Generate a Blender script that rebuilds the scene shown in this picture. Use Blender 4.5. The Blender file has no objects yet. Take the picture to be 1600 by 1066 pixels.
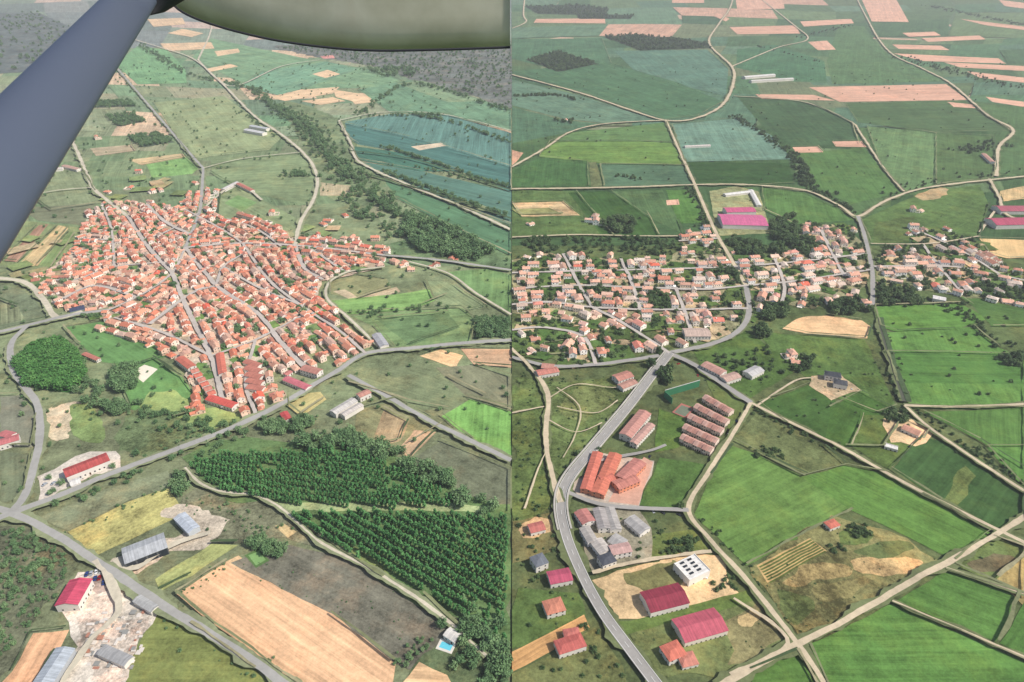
import bpy, math, random
from mathutils import Vector, noise
R = random.Random(7)
H = 350.0; PITCH = math.radians(31); FPX = 24/36*1600
cp, sp = math.cos(PITCH), math.sin(PITCH)
def raydir(x, y):
    u = (x-800)/FPX; v = -(y-533)/FPX
    return Vector((u, cp+v*sp, -sp+v*cp))
def G(x, y):
    d = raydir(x, y); t = H/-d.z
    return (d.x*t, d.y*t)
def lin(c, k=1.0, ds=0.0):
    r = [(((v/255)/12.92) if v/255 <= 0.04045 else (((v/255)+0.055)/1.055)**2.4)*k for v in c]
    l = .3*r[0]+.55*r[1]+.15*r[2]
    return tuple(v+(l-v)*ds for v in r)
scn = bpy.context.scene
def link(o, parent=None):
    scn.collection.objects.link(o)
    if parent: o.parent = parent
    return o
# ------------------------------------------------------------------ node helpers
class NT:
    def __init__(s, m):
        m.use_nodes = True; s.t = m.node_tree; s.t.nodes.clear()
        s.out = s.n('ShaderNodeOutputMaterial'); s.b = s.n('ShaderNodeBsdfPrincipled')
        s.t.links.new(s.b.outputs[0], s.out.inputs[0])
        s.b.inputs['Roughness'].default_value = 0.9
        s.b.inputs['Specular IOR Level'].default_value = 0.15
    def n(s, k): return s.t.nodes.new(k)
    def put(s, sock, v):
        if v is None: return
        if hasattr(v, 'is_output'): s.t.links.new(v, sock)
        else: sock.default_value = v
    def math(s, op, a, b=None, c=None, clamp=False):
        n = s.n('ShaderNodeMath'); n.operation = op; n.use_clamp = clamp
        s.put(n.inputs[0], a); s.put(n.inputs[1], b)
        if c is not None: s.put(n.inputs[2], c)
        return n.outputs[0]
    def vm(s, op, a, b=None, sc=None):
        n = s.n('ShaderNodeVectorMath'); n.operation = op
        s.put(n.inputs[0], a)
        if b is not None: s.put(n.inputs[1], b)
        if sc is not None: s.put(n.inputs['Scale'], sc)
        return n.outputs['Value'] if op == 'DOT_PRODUCT' else n.outputs[0]
    def noise(s, vec, scale, detail=4, rough=0.6):
        n = s.n('ShaderNodeTexNoise'); s.put(n.inputs['Vector'], vec)
        n.inputs['Scale'].default_value = scale; n.inputs['Detail'].default_value = detail
        n.inputs['Roughness'].default_value = rough
        return n.outputs['Fac']
    def ramp(s, fac, stops, mode='LINEAR'):
        n = s.n('ShaderNodeValToRGB'); s.put(n.inputs[0], fac); e = n.color_ramp; e.interpolation = mode
        while len(e.elements) < len(stops): e.elements.new(0.5)
        for i, (p, c) in enumerate(stops):
            e.elements[i].position = p; e.elements[i].color = (*c, 1)
        return n.outputs[0]
    def mix(s, f, a, b, t='MIX'):
        n = s.n('ShaderNodeMix'); n.data_type = 'RGBA'; n.blend_type = t
        s.put(n.inputs[0], f); s.put(n.inputs[6], a); s.put(n.inputs[7], b)
        return n.outputs[2]
def newmat(name):
    m = bpy.data.materials.new(name); return m, NT(m)

# ground cover: attribute colour broken up by mottling, row streaks and weedy patches
def ground_mat():
    m, t = newmat('field_cover')
    pos = t.n('ShaderNodeNewGeometry').outputs['Position']
    a = t.n('ShaderNodeAttribute'); a.attribute_name = 'Col'
    r = t.n('ShaderNodeAttribute'); r.attribute_name = 'row'
    mo = t.n('ShaderNodeAttribute'); mo.attribute_name = 'mott'
    sx = t.n('ShaderNodeSeparateXYZ'); t.put(sx.inputs[0], r.outputs['Vector'])
    cb = t.n('ShaderNodeCombineXYZ'); t.put(cb.inputs[0], sx.outputs[0]); t.put(cb.inputs[1], sx.outputs[1])
    cv = t.n('ShaderNodeCombineXYZ'); t.put(cv.inputs[0], t.math('MULTIPLY', sx.outputs[1], -1.0)); t.put(cv.inputs[1], sx.outputs[0])
    u = t.vm('DOT_PRODUCT', pos, cb.outputs[0]); v = t.vm('DOT_PRODUCT', pos, cv.outputs[0])
    wob = t.math('MULTIPLY', t.noise(pos, 0.012, 2, .5), 6.0); u = t.math('ADD', u, wob)
    st = t.n('ShaderNodeCombineXYZ'); t.put(st.inputs[0], t.math('MULTIPLY', u, 0.42)); t.put(st.inputs[1], t.math('MULTIPLY', v, 0.009))
    s1 = t.noise(st.outputs[0], 1.0, 5, 0.7)
    st2 = t.n('ShaderNodeCombineXYZ'); t.put(st2.inputs[0], t.math('MULTIPLY', u, 0.06)); t.put(st2.inputs[1], t.math('MULTIPLY', v, 0.004))
    s2 = t.noise(st2.outputs[0], 1.0, 3, 0.6)
    tram = t.math('POWER', t.math('ABSOLUTE', t.math('SINE', t.math('MULTIPLY', u, 0.24))), 26.0)
    n1 = t.noise(pos, 0.013, 6, 0.65); n2 = t.noise(pos, 0.07, 6, 0.72); n3 = t.noise(pos, 0.5, 5, 0.8)
    f = t.math('MULTIPLY', t.math('SUBTRACT', n1, 0.5), 2.0)
    f = t.math('ADD', f, t.math('MULTIPLY', t.math('SUBTRACT', n2, 0.5), 2.3))
    f = t.math('ADD', f, t.math('MULTIPLY', t.math('SUBTRACT', n3, 0.5), 2.2))
    f = t.math('MULTIPLY', f, mo.outputs['Fac'])
    g = t.math('ADD', t.math('MULTIPLY', t.math('SUBTRACT', s1, 0.5), 3.0), t.math('MULTIPLY', t.math('SUBTRACT', s2, 0.5), 2.2))
    g = t.math('ADD', g, t.math('MULTIPLY', tram, 0.34))
    g = t.math('MULTIPLY', g, sx.outputs[2])
    k = t.math('MAXIMUM', t.math('ADD', t.math('ADD', f, g), 1.0), 0.35)
    col = t.vm('SCALE', a.outputs['Color'], sc=k)
    dry = t.math('MULTIPLY', t.math('MULTIPLY', t.math('SUBTRACT', t.noise(pos, 0.022, 7, 0.72), 0.50), 6.0, clamp=True), mo.outputs['Fac'])
    dry = t.math('MULTIPLY', dry, 0.8, clamp=True)
    c2 = t.mix(dry, col, t.vm('MULTIPLY', col, (1.55, 1.2, 1.05)))
    t.put(t.b.inputs['Base Color'], c2)
    t.b.inputs['Specular IOR Level'].default_value = 0.0
    return m
MG = ground_mat()

def base_mat():
    m, t = newmat('open_country')
    pos = t.n('ShaderNodeNewGeometry').outputs['Position']
    vo = t.n('ShaderNodeTexVoronoi'); t.put(vo.inputs['Vector'], pos); vo.inputs['Scale'].default_value = 0.0042
    sx = t.n('ShaderNodeSeparateColor'); t.put(sx.inputs[0], vo.outputs['Color'])
    cell = t.ramp(sx.outputs[0], [(0.0, lin((95,118,84), .85)), (0.3, lin((112,136,96), .85)), (0.55, lin((88,126,96), .85)), (0.75, lin((140,146,112), .85)), (0.93, lin((196,168,142), .85))], 'CONSTANT')
    n = t.noise(pos, 0.02, 8, 0.7); n3 = t.noise(pos, 0.4, 4, 0.7)
    k = t.math('ADD', t.math('MULTIPLY', n, 1.2), t.math('MULTIPLY', n3, 0.8))
    t.put(t.b.inputs['Base Color'], t.vm('SCALE', cell, sc=k))
    return m

# ------------------------------------------------------------------ polygons on the ground
def clipx(poly, left):
    out = []; n = len(poly)
    ins = (lambda p: p[0] <= 0) if left else (lambda p: p[0] >= 0)
    for i in range(n):
        a, b = poly[i], poly[(i+1) % n]
        ia, ib = ins(a), ins(b)
        if ia: out.append(a)
        if ia != ib:
            s = a[0]/(a[0]-b[0]); out.append((0.0, a[1]+(b[1]-a[1])*s))
    return out
def catmull(pts, closed=False, k=6):
    n = len(pts); out = []
    rng = range(n) if closed else range(n-1)
    for i in rng:
        if closed: p0, p1, p2, p3 = pts[i-1], pts[i], pts[(i+1) % n], pts[(i+2) % n]
        else: p0, p1, p2, p3 = pts[max(i-1, 0)], pts[i], pts[i+1], pts[min(i+2, n-1)]
        for j in range(k):
            s = j/k
            out.append(tuple(0.5*((2*p1[c])+(-p0[c]+p2[c])*s+(2*p0[c]-5*p1[c]+4*p2[c]-p3[c])*s*s+(-p0[c]+3*p1[c]-3*p2[c]+p3[c])*s**3) for c in (0, 1)))
    if not closed: out.append(pts[-1])
    return out
def roughen(poly, step, amp):
    out = []; n = len(poly)
    for i in range(n):
        a, b = poly[i], poly[(i+1) % n]
        L = math.dist(a, b); m = max(1, min(60, int(L/step)))
        for j in range(m):
            s = j/m; x = a[0]+(b[0]-a[0])*s; y = a[1]+(b[1]-a[1])*s
            dx = dy = 0
            for fr, am in ((.05, 2.0), (.17, 1.0)):
                dx += noise.noise(Vector((x*fr, y*fr, 3.1)))*amp*am; dy += noise.noise(Vector((x*fr, y*fr, 9.7)))*amp*am
            out.append((x+dx, y+dy))
    return out
FV, FF, FC, FR, FM = [], [], [], [], []
ZC = [-1.15]
def addpoly(gp, col, amp=0.35, mott=0.6, row=None, left=None):
    if left is None: left = sum(p[0] for p in gp)/len(gp) < 0
    gp = clipx(gp, left)
    if len(gp) < 3: return
    ar = sum(gp[i][0]*gp[(i+1) % len(gp)][1]-gp[(i+1) % len(gp)][0]*gp[i][1] for i in range(len(gp)))
    if ar < 0: gp = gp[::-1]
    z = ZC[0]; ZC[0] += 0.003
    b = len(FV); FV.extend([(p[0], p[1], z) for p in gp]); FF.append(tuple(range(b, b+len(gp))))
    FC.append((*col, 1)); FM.append(mott)
    FR.append((row[0], row[1], amp))
MARG = []
def P(px, col, amp=0.35, mott=0.6, rough=0.7, smooth=False, rowpx=None, k=None, margin=True):
    gp = [G(*p) for p in px]
    if rowpx: a, b = G(*rowpx[0]), G(*rowpx[1])
    else:
        best = 0
        for i in range(len(gp)):
            d = math.dist(gp[i], gp[(i+1) % len(gp)])
            if d > best: best = d; a, b = gp[i], gp[(i+1) % len(gp)]
    dx, dy = b[0]-a[0], b[1]-a[1]; L = math.hypot(dx, dy) or 1
    left = sum(p[0] for p in px)/len(px) < 799
    if margin and not smooth and amp >= .2 and best_ok(gp) :
        for i in range(len(gp)):
            if R.random() < .5: MARG.append((gp[i], gp[(i+1) % len(gp)]))
    if smooth: gp = catmull(gp, True, 6)
    if rough: gp = roughen(gp, 5 if smooth else 8, rough)
    j = 1+R.uniform(-.05, .05)
    addpoly(gp, lin(col, (k or (.98 if left else .88))*j, .12 if left else .04), amp, mott, (-dy/L, dx/L), left)  # west colours lifted and greyed: haze painted into the fields
def best_ok(gp):
    return min(math.dist(gp[i], gp[(i+1) % len(gp)]) for i in range(len(gp))) > 12 and max(abs(p[0]) for p in gp) < 1200
def patch(quad, pal, mw, mh, amp=0.4, mott=0.5, warp=6, border=0.25):
    def mp(u, v):
        a, b, c, d = quad
        x = (a[0]*(1-u)+b[0]*u)*(1-v)+(d[0]*(1-u)+c[0]*u)*v
        y = (a[1]*(1-u)+b[1]*u)*(1-v)+(d[1]*(1-u)+c[1]*u)*v
        x += warp*2.2*math.sin(v*9+u*4)*(1 if 0.02 < u < .98 else 0); y += warp*0.6*math.sin(u*11+v*3)
        return (x, y)
    W = math.dist(quad[0], quad[1]); Hh = math.dist(quad[0], quad[3])
    def rec(u0, u1, v0, v1):
        w = (u1-u0)*W; h = (v1-v0)*Hh
        sc = 0.45+1.1*(v0+v1)/2
        if w < mw*sc*R.uniform(1, 2.2) and h < mh*sc*R.uniform(1, 2.2):
            P([mp(u0, v0), mp((u0+u1)/2, v0), mp(u1, v0), mp(u1, v1), mp((u0+u1)/2, v1), mp(u0, v1)], R.choice(pal), amp, mott, 0.7, margin=False)
            return
        if w/mw > h/mh: s = u0+(u1-u0)*R.uniform(.35, .65); rec(u0, s, v0, v1); rec(s, u1, v0, v1)
        else: s = v0+(v1-v0)*R.uniform(.35, .65); rec(u0, u1, v0, s); rec(u0, u1, s, v1)
    rec(0, 1, 0, 1)
# ================= west half =================
palW = [(118,140,104),(108,138,104),(126,146,112),(100,136,98),(132,144,108),(118,148,108),(104,128,100),(140,148,116),(198,172,140),(150,150,118)]
patch([(-100,-40),(799,-40),(799,80),(-100,80)], [(122,132,128),(134,140,134),(112,126,118),(126,142,122),(186,164,148),(118,130,122)], 90, 14)  # farthest fields: distance haze painted in as pale grey colours
patch([(-150,80),(799,75),(799,215),(-150,215)], palW, 70, 15, warp=7)
patch([(-200,215),(799,215),(799,420),(-200,420)], [(120,138,98),(112,134,94),(128,142,104),(106,128,90),(118,130,96),(140,142,110)], 100, 34)
P([(-200,415),(799,415),(799,700),(-200,700)], (118,130,92), .15, .9, 0, margin=False)
P([(-250,640),(799,640),(799,1200),(-500,1200)], (114,122,88), .15, 1.0, 0, margin=False)
dk=(104,110,104)
P([(430,72),(560,70),(799,70),(799,168),(745,152),(680,140),(640,122),(585,104),(500,90)], dk, 0, 1.0, 8, True)
P([(-50,20),(60,20),(150,60),(150,92),(60,110),(-50,120)], (96,106,104), 0, 1, 8)
P([(330,60),(470,90),(600,112),(640,135),(480,140),(380,132),(300,90)], (116,152,112))
P([(375,135),(410,112),(510,96),(560,108),(440,150)], (108,150,118))
for q in [[(488,116),(512,109),(532,116),(508,122)],[(420,152),(470,140),(530,136),(520,146),(445,158)],[(520,140),(560,146),(600,142),(612,150),(560,160),(525,152)],[(470,158),(520,152),(540,158),(500,164)],
          [(250,68),(330,66),(335,76),(260,80)],[(285,45),(318,52),(300,58),(262,52)],[(230,30),(285,28),(290,38),(240,42)],[(335,80),(372,76),(375,82),(340,88)],[(545,154),(590,152),(600,157),(555,163)],[(320,108),(360,100),(372,104),(330,112)]]:
    P(q, (214,182,142), .3, .4, margin=False)
P([(500,88),(520,86),(524,91),(505,92)], (206,140,130), margin=False)
P([(180,100),(215,72),(262,78),(290,110),(292,130),(215,132)], (112,158,108))
P([(560,140),(640,125),(720,145),(799,172),(799,205),(700,180),(610,176)], (104,142,108))
P([(620,130),(660,126),(760,158),(700,160)], (124,150,112))
P([(532,192),(610,178),(700,180),(799,208),(799,262),(690,228),(640,215)], (88,128,116), .5, .3)
P([(532,192),(640,215),(690,228),(799,262),(799,300),(720,268),(640,240),(560,226),(540,212)], (72,116,106), .5, .3)
P([(548,228),(640,240),(716,268),(660,268),(560,250)], (66,112,92), .5, .3)
P([(560,252),(660,268),(799,300),(799,352),(700,318),(600,278)], (82,120,104), .5, .3)
P([(600,280),(700,318),(799,354),(799,400),(700,352),(620,310)], (84,124,88), .4, .4)
P([(642,229),(688,223),(697,228),(655,235)], (206,188,158))
P([(710,320),(748,318),(770,328),(730,334)], (138,152,110))
P([(240,160),(350,150),(440,215),(420,235),(330,245),(300,250)], (136,150,106), .3, .5)
P([(330,248),(480,240),(492,275),(480,320),(380,300),(330,270)], (122,140,98))
P([(440,160),(530,185),(545,225),(600,300),(560,330),(500,300),(490,255)], (112,130,92), 0, 1, 4, True)
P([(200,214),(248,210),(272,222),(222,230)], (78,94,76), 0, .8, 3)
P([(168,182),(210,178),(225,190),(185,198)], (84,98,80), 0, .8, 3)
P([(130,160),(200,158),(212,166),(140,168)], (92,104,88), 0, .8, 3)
P([(228,256),(290,246),(310,264),(300,272),(238,278)], (122,164,92))
P([(200,250),(285,240),(290,246),(222,258)], (190,168,124))
P([(140,232),(205,226),(212,236),(150,244)], (178,162,130))
P([(118,165),(150,178),(160,205),(112,205)], (134,146,112))
P([(60,262),(128,262),(150,300),(160,318),(80,330),(40,300)], (126,138,100))
P([(30,325),(150,318),(130,352),(60,345)], (120,126,96))
P([(0,345),(40,345),(130,356),(90,420),(0,415)], (126,140,92))
P([(28,414),(92,352),(108,356),(58,416)], (196,172,122), .5)
P([(6,408),(60,352),(76,350),(28,410)], (158,122,98), .6)
P([(60,414),(110,362),(118,366),(80,420)], (120,142,86))
P([(345,305),(375,290),(410,312),(470,345),(450,370),(390,372),(340,345)], (124,140,98))
P([(350,318),(372,305),(402,316),(380,330)], (116,150,90))
P([(500,285),(548,290),(548,306),(500,306)], (168,156,122))
P([(490,320),(560,315),(600,350),(600,385),(500,372),(475,350)], (118,132,94), 0, .9)
P([(0,445),(40,455),(80,498),(0,515)], (110,122,92), .2, .9)
P([(0,470),(30,480),(38,500),(0,508)], (122,130,96), .8, .6)
P([(515,440),(560,430),(605,436),(612,452),(560,468),(518,460)], (138,140,96), .3)
P([(520,455),(540,452),(560,466),(620,448),(626,456),(560,476)], (186,168,134), .3)
P([(518,470),(640,458),(668,452),(700,462),(640,485),(540,492)], (120,158,84), .4)
P([(665,440),(700,440),(760,480),(730,486),(680,470)], (132,148,104), .3)
P([(548,494),(640,486),(720,482),(744,500),(735,535),(620,545),(585,510)], (114,140,88), .35, .7)
P([(590,500),(700,490),(720,512),(640,540)], (100,128,82), .35, .7)
P([(700,425),(760,420),(799,430),(799,490),(750,462)], (108,142,84), .35)
P([(745,500),(799,500),(799,532),(740,536)], (84,104,74), 0, 1, 4)
P([(610,380),(700,360),(799,400),(799,420),(700,405),(620,398)], (104,130,88), 0, 1)
P([(100,512),(180,500),(235,530),(262,556),(215,572),(160,566),(128,540)], (98,142,78), .3, .5)
P([(180,570),(240,560),(285,590),(320,640),(270,655),(205,640)], (100,146,78), .2, .6)
P([(215,626),(262,612),(330,640),(390,650),(330,668),(260,660)], (140,160,90), .2, .8, 4, True)
P([(22,560),(50,533),(92,524),(124,548),(136,592),(112,612),(42,606)], (54,100,42), 0, .5, 2)
P([(204,582),(226,570),(247,577),(224,598)], (232,222,202), 0, .2, .3)
P([(70,642),(110,628),(136,640),(118,664),(96,690),(80,680)], (196,180,148), 0, .9, 4, True)
P([(108,634),(150,640),(160,690),(118,680)], (118,140,80), 0, 1, 2, True)
P([(0,620),(30,618),(58,650),(50,700),(0,700)], (122,124,104), .2)
P([(0,705),(50,712),(40,770),(0,790)], (112,122,92), .3)
P([(60,740),(100,725),(140,706),(182,705),(192,735),(120,765),(60,785)], (196,186,172), 0, .7, 3)
P([(210,640),(300,665),(360,690),(250,715),(180,700)], (104,122,80), 0, 1.2, 5, True)
P([(450,618),(500,612),(510,624),(470,650),(452,636)], (180,168,108), .3)
P([(420,600),(470,575),(520,590),(480,612),(430,640)], (126,132,98), 0, .8)
P([(545,600),(640,560),(700,590),(760,620),(700,640),(640,630)], (120,132,94), .3, .7)
P([(655,556),(690,546),(724,556),(712,576)], (216,182,132), .3)
P([(720,545),(799,545),(799,575),(740,570)], (192,156,120), .4)
P([(680,575),(740,570),(799,590),(799,640),(730,620)], (118,120,92), .3)
P([(560,640),(620,625),(690,665),(640,695),(590,720),(550,690)], (128,128,88), .4, .9)
P([(600,640),(640,660),(625,690),(580,700)], (158,136,100), .4, .9)
P([(624,700),(648,672),(682,676),(640,718)], (188,158,122), .5)
P([(690,650),(735,624),(799,645),(799,716),(740,690)], (116,166,78), .4, .6)
P([(690,690),(799,735),(799,800),(740,780),(640,720)], (108,114,88), .2, .8)
P([(285,715),(335,688),(480,694),(545,680),(610,708),(735,775),(799,790),(799,1010),(740,985),(600,895),(500,830),(440,795),(360,780)], (96,124,72), 0, .9, 3)
P([(425,786),(640,784),(760,792),(745,800),(600,796),(455,800)], (160,176,120), 0, .8, 2)
P([(105,832),(200,784),(262,762),(282,790),(284,804),(200,846),(150,870)], (176,170,100), .3, .9)
P([(60,810),(150,770),(262,735),(275,758),(200,782),(105,830)], (122,130,98), .1, .9)
P([(285,770),(330,770),(460,800),(520,850),(430,850),(330,850),(290,810)], (118,120,92), 0, 1.3, 6)
P([(290,830),(260,800),(300,795),(350,815),(330,842),(270,858),(200,905),(230,925),(180,880)], (198,184,162), 0, .9, 4, True)
P([(240,905),(330,850),(372,852),(300,900),(250,925)], (150,156,92), .4, .8)
P([(352,880),(372,868),(412,895),(400,908)], (206,172,126), .3)
P([(430,822),(445,818),(462,832),(448,842)], (190,170,120), .3)
P([(275,930),(355,880),(440,920),(520,960),(618,1036),(610,1090),(500,1090),(430,1045)], (216,172,128), .45, .4)
P([(360,880),(440,850),(530,868),(640,925),(694,965),(700,990),(640,1046),(618,1036),(520,960),(440,920)], (112,110,94), .35, .9)
P([(500,840),(540,850),(660,930),(720,985),(694,968),(600,905)], (128,146,84), .2, .8, 2)
P([(245,952),(300,976),(400,1050),(450,1090),(170,1090),(222,1000)], (122,132,68), .35, .7)
P([(620,1090),(645,1040),(700,990),(799,1012),(799,1090)], (92,108,72), 0, 1, 2)
P([(622,1075),(655,1034),(700,1056),(712,1080)], (208,170,124), .6, .4)
P([(382,868),(404,858),(422,876),(400,888)], (88,120,64), 0, .3, .5)
P([(388,868),(404,862),(416,875),(400,884)], (120,160,92), 0, .3, .3)
P([(0,830),(40,822),(110,870),(90,930),(50,980),(0,1066),(-90,1100)], (100,104,80), 0, 1.3, 5)
P([(-20,1090),(20,1050),(52,990),(106,985),(90,1020),(50,1090)], (206,158,116), .4, .5)
P([(95,960),(130,890),(165,885),(225,930),(250,950),(215,1010),(180,1090),(60,1090),(110,1010)], (206,196,180), 0, 1.0, 4)
P([(130,905),(180,890),(205,915),(150,925)], (160,146,136), 0, 1, 2)
P([(120,975),(205,960),(235,972),(200,1050),(130,1050)], (190,176,160), 0, 1.3, 5, True)
# ================= east half =================
palE = [(86,112,76),(78,108,74),(98,122,86),(72,102,72),(104,128,88),(84,118,84),(92,112,76),(100,130,102),(88,120,94),(112,124,92)]
patch([(799,-40),(1700,-40),(1720,60),(799,60)], palE+[(196,158,134)], 90, 14)
patch([(799,60),(1720,60),(1740,200),(799,200)], palE, 100, 22)
patch([(799,200),(1740,200),(1760,400),(799,400)], [(80,108,66),(72,100,62),(92,118,74),(66,94,58),(98,122,82)], 150, 45)
P([(799,385),(1760,385),(1800,700),(799,700)], (92,108,66), .1, 1, 0, margin=False)
P([(799,560),(1850,560),(2100,1200),(799,1200)], (92,104,66), .1, 1, 0, margin=False)
P([(1152,78),(1210,70),(1288,96),(1292,130),(1240,128),(1150,106)], (74,114,80))
P([(1310,40),(1350,42),(1380,80),(1480,128),(1300,132),(1292,96)], (88,120,78))
P([(960,80),(1105,78),(1138,108),(1134,150),(1000,120)], (92,126,106))
P([(799,62),(940,60),(955,100),(880,112),(799,92)], (82,118,86))
P([(799,112),(950,98),(1060,130),(1130,160),(1090,182),(1040,188),(900,142)], (78,114,80))
P([(799,125),(900,148),(1030,190),(950,194),(880,186),(799,165)], (98,128,104))
P([(799,168),(880,188),(948,195),(888,208),(799,225)], (80,112,84))
P([(1150,150),(1260,160),(1330,192),(1342,226),(1240,230),(1190,196)], (70,98,64))
P([(1320,162),(1512,158),(1540,182),(1580,206),(1460,208),(1340,192)], (78,104,66))
P([(1512,158),(1600,168),(1600,275),(1560,270),(1583,210)], (86,116,72))
pk=(216,170,144)
for q in [[(838,30),(945,29),(946,37),(834,36)],[(1148,-10),(1222,-10),(1226,14),(1152,16)],[(1140,43),(1243,40),(1250,53),(1152,54)],[(1342,-10),(1395,-10),(1420,35),(1362,34)],
          [(1262,66),(1292,64),(1306,78),(1278,79)],[(1264,137),(1478,132),(1512,157),(1312,160)],[(1180,148),(1270,149),(1305,158),(1190,155)],
          [(1394,70),(1470,72),(1484,79),(1404,77)],[(1396,84),(1560,92),(1572,100),(1440,96)],[(1440,60),(1530,56),(1540,62),(1450,66)],[(1475,98),(1600,104),(1610,112),(1500,106)],
          [(1510,112),(1600,122),(1600,130),(1530,122)],[(1410,52),(1460,50),(1470,56),(1420,58)],[(1500,30),(1600,42),(1620,50),(1540,40)],[(1540,152),(1600,160),(1600,168),(1550,160)],
          [(1120,20),(1140,30),(1134,34),(1116,26)],[(1560,0),(1600,5),(1600,14),(1570,10)],
          [(1480,160),(1520,164),(1524,170),(1490,168)],[(1050,0),(1100,0),(1100,5),(1050,5)],[(1250,34),(1330,30),(1334,37),(1256,42)]]:
    P(q, pk, .35, .35, margin=False)
P([(799,235),(818,240),(799,262)], (206,160,130))
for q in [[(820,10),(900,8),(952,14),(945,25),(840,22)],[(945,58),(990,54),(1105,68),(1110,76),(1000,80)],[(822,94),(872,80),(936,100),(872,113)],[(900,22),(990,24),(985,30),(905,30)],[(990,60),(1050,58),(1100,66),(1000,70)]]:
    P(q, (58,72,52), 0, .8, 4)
P([(860,222),(1000,222),(1055,225),(1072,258),(940,256),(842,246)], (104,136,68))
P([(895,208),(1040,192),(1052,222),(860,222)], (96,128,76))
P([(842,248),(918,252),(920,292),(800,294),(800,268)], (74,110,62))
P([(920,254),(932,254),(942,292),(924,293)], (110,120,80), 0, 1)
P([(938,258),(1074,260),(1086,290),(944,293)], (84,114,86))
P([(1050,196),(1150,186),(1205,212),(1238,250),(1070,254)], (108,140,120), .4, .5)
P([(1076,254),(1232,256),(1240,288),(1180,291),(1092,288)], (58,88,48))
P([(1242,240),(1350,232),(1378,266),(1405,302),(1330,320),(1268,292)], (86,120,66))
P([(1300,222),(1346,221),(1354,231),(1306,230)], pk, .3, .3); P([(1238,231),(1278,230),(1286,239),(1244,240)], pk, .3, .3)
P([(1354,198),(1440,206),(1462,210),(1456,292),(1412,300),(1378,264)], (104,134,86))
P([(1462,210),(1552,214),(1556,262),(1550,280),(1462,290)], (84,110,66))
P([(799,298),(900,300),(960,372),(799,372)], (86,110,62), .3, .8)
P([(800,318),(880,316),(906,338),(815,340)], (196,170,128), .5, .8)
P([(800,328),(858,326),(880,336),(812,337)], (150,150,96), .5, .8)
P([(888,302),(950,300),(1010,332),(1030,370),(940,370)], (66,98,50))
P([(955,300),(1035,298),(1060,345),(1068,368),(1012,340)], (84,112,70))
P([(1040,298),(1078,298),(1108,350),(1060,350)], (84,122,60)); P([(1040,314),(1060,313),(1062,321),(1042,322)], pk)
P([(1190,294),(1255,302),(1310,328),(1335,345),(1240,352),(1195,330)], (86,120,64))
P([(1345,345),(1440,302),(1530,290),(1545,320),(1530,372),(1440,362),(1360,380)], (88,114,62), .2, .8)
P([(1430,306),(1470,294),(1484,300),(1462,312),(1440,314)], (176,156,116), 0, .9, 3, True)
P([(1560,300),(1600,292),(1600,312),(1566,316)], (208,180,130))
P([(1530,374),(1600,376),(1610,404),(1576,406),(1545,398)], (226,192,136), .2, .3)
P([(1366,350),(1430,338),(1420,380),(1364,383)], (92,112,62), 0, .9)
P([(1108,300),(1150,292),(1185,300),(1205,366),(1120,370)], (150,154,110), 0, 1)
P([(1222,515),(1252,497),(1290,494),(1345,502),(1362,512),(1354,530),(1262,524)], (222,184,138), .2, .5, 1.5)
P([(1368,480),(1500,476),(1545,500),(1490,516),(1400,520),(1374,512)], (94,134,62), .3, .6)
P([(1495,462),(1600,478),(1600,512),(1550,512),(1520,480)], (80,112,58))
P([(1376,522),(1520,512),(1560,545),(1600,562),(1600,640),(1415,640)], (96,136,66), .35, .6)
P([(1384,552),(1600,556),(1600,602),(1400,600)], (84,124,60), .35, .5)
P([(1440,645),(1600,640),(1600,735),(1530,690)], (84,118,58), .4, .5)
P([(1180,518),(1240,525),(1350,532),(1400,636),(1370,648),(1300,620),(1215,560)], (86,112,58), .2, .9)
P([(1080,545),(1165,518),(1225,560),(1240,585),(1170,625),(1100,585)], (82,108,54), .15, .9)
P([(1185,632),(1270,600),(1320,640),(1290,690),(1230,665)], (68,98,48), .3, .7)
P([(1295,640),(1345,615),(1410,650),(1380,700),(1320,700),(1290,690)], (72,104,48), .3, .7)
P([(1348,650),(1400,650),(1450,675),(1440,690),(1385,735),(1330,700)], (86,106,54), .2, .9)
P([(1180,648),(1290,700),(1320,728),(1262,745),(1180,708),(1145,690)], (106,116,74), .2, 1)
P([(1142,698),(1182,712),(1255,748),(1328,798),(1165,886),(1085,806),(1110,745)], (100,132,66), .35, .6)
P([(1252,747),(1322,730),(1388,742),(1440,775),(1548,834),(1490,878),(1400,832),(1330,800)], (92,128,60), .4, .6, rowpx=((1322,730),(1548,834)))
P([(1392,734),(1440,686),(1500,696),(1600,768),(1600,826),(1556,830),(1470,785)], (68,98,54), .4, .6)
P([(1470,780),(1510,735),(1530,748),(1490,792)], (104,118,66), .4, .9, 3)
P([(1540,700),(1600,700),(1600,765)], (88,128,62), .3)
P([(1168,888),(1250,835),(1305,808),(1400,838),(1470,878),(1400,925),(1245,1003)], (126,124,80), .05, 1.3, 4)
P([(1180,885),(1265,842),(1292,862),(1200,912)], (196,166,112), .3, .6)
for i in range(7):
    s=i/6; a=(1184+s*18,887+s*24); b=(1266+s*22,844+s*18)
    P([a,b,(b[0]+3,b[1]+1.6),(a[0]+3,a[1]+1.6)], (98,110,56), 0, .8, .4)
for q, c in [([(1225,908),(1262,890),(1310,882),(1330,896),(1290,910),(1245,922)],(168,148,98)),([(1330,880),(1380,870),(1440,878),(1410,898),(1350,900)],(186,158,110)),([(1270,925),(1320,908),(1370,906),(1330,930),(1285,945)],(144,136,88)),([(1335,860),(1400,848),(1430,862),(1370,872)],(92,104,62)),([(1215,930),(1255,935),(1270,955),(1240,980)],(104,116,68)),([(1310,832),(1350,828),(1365,846),(1320,852)],(94,110,60))]:
    P(q, c, 0, 1.2, 2, True)
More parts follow.
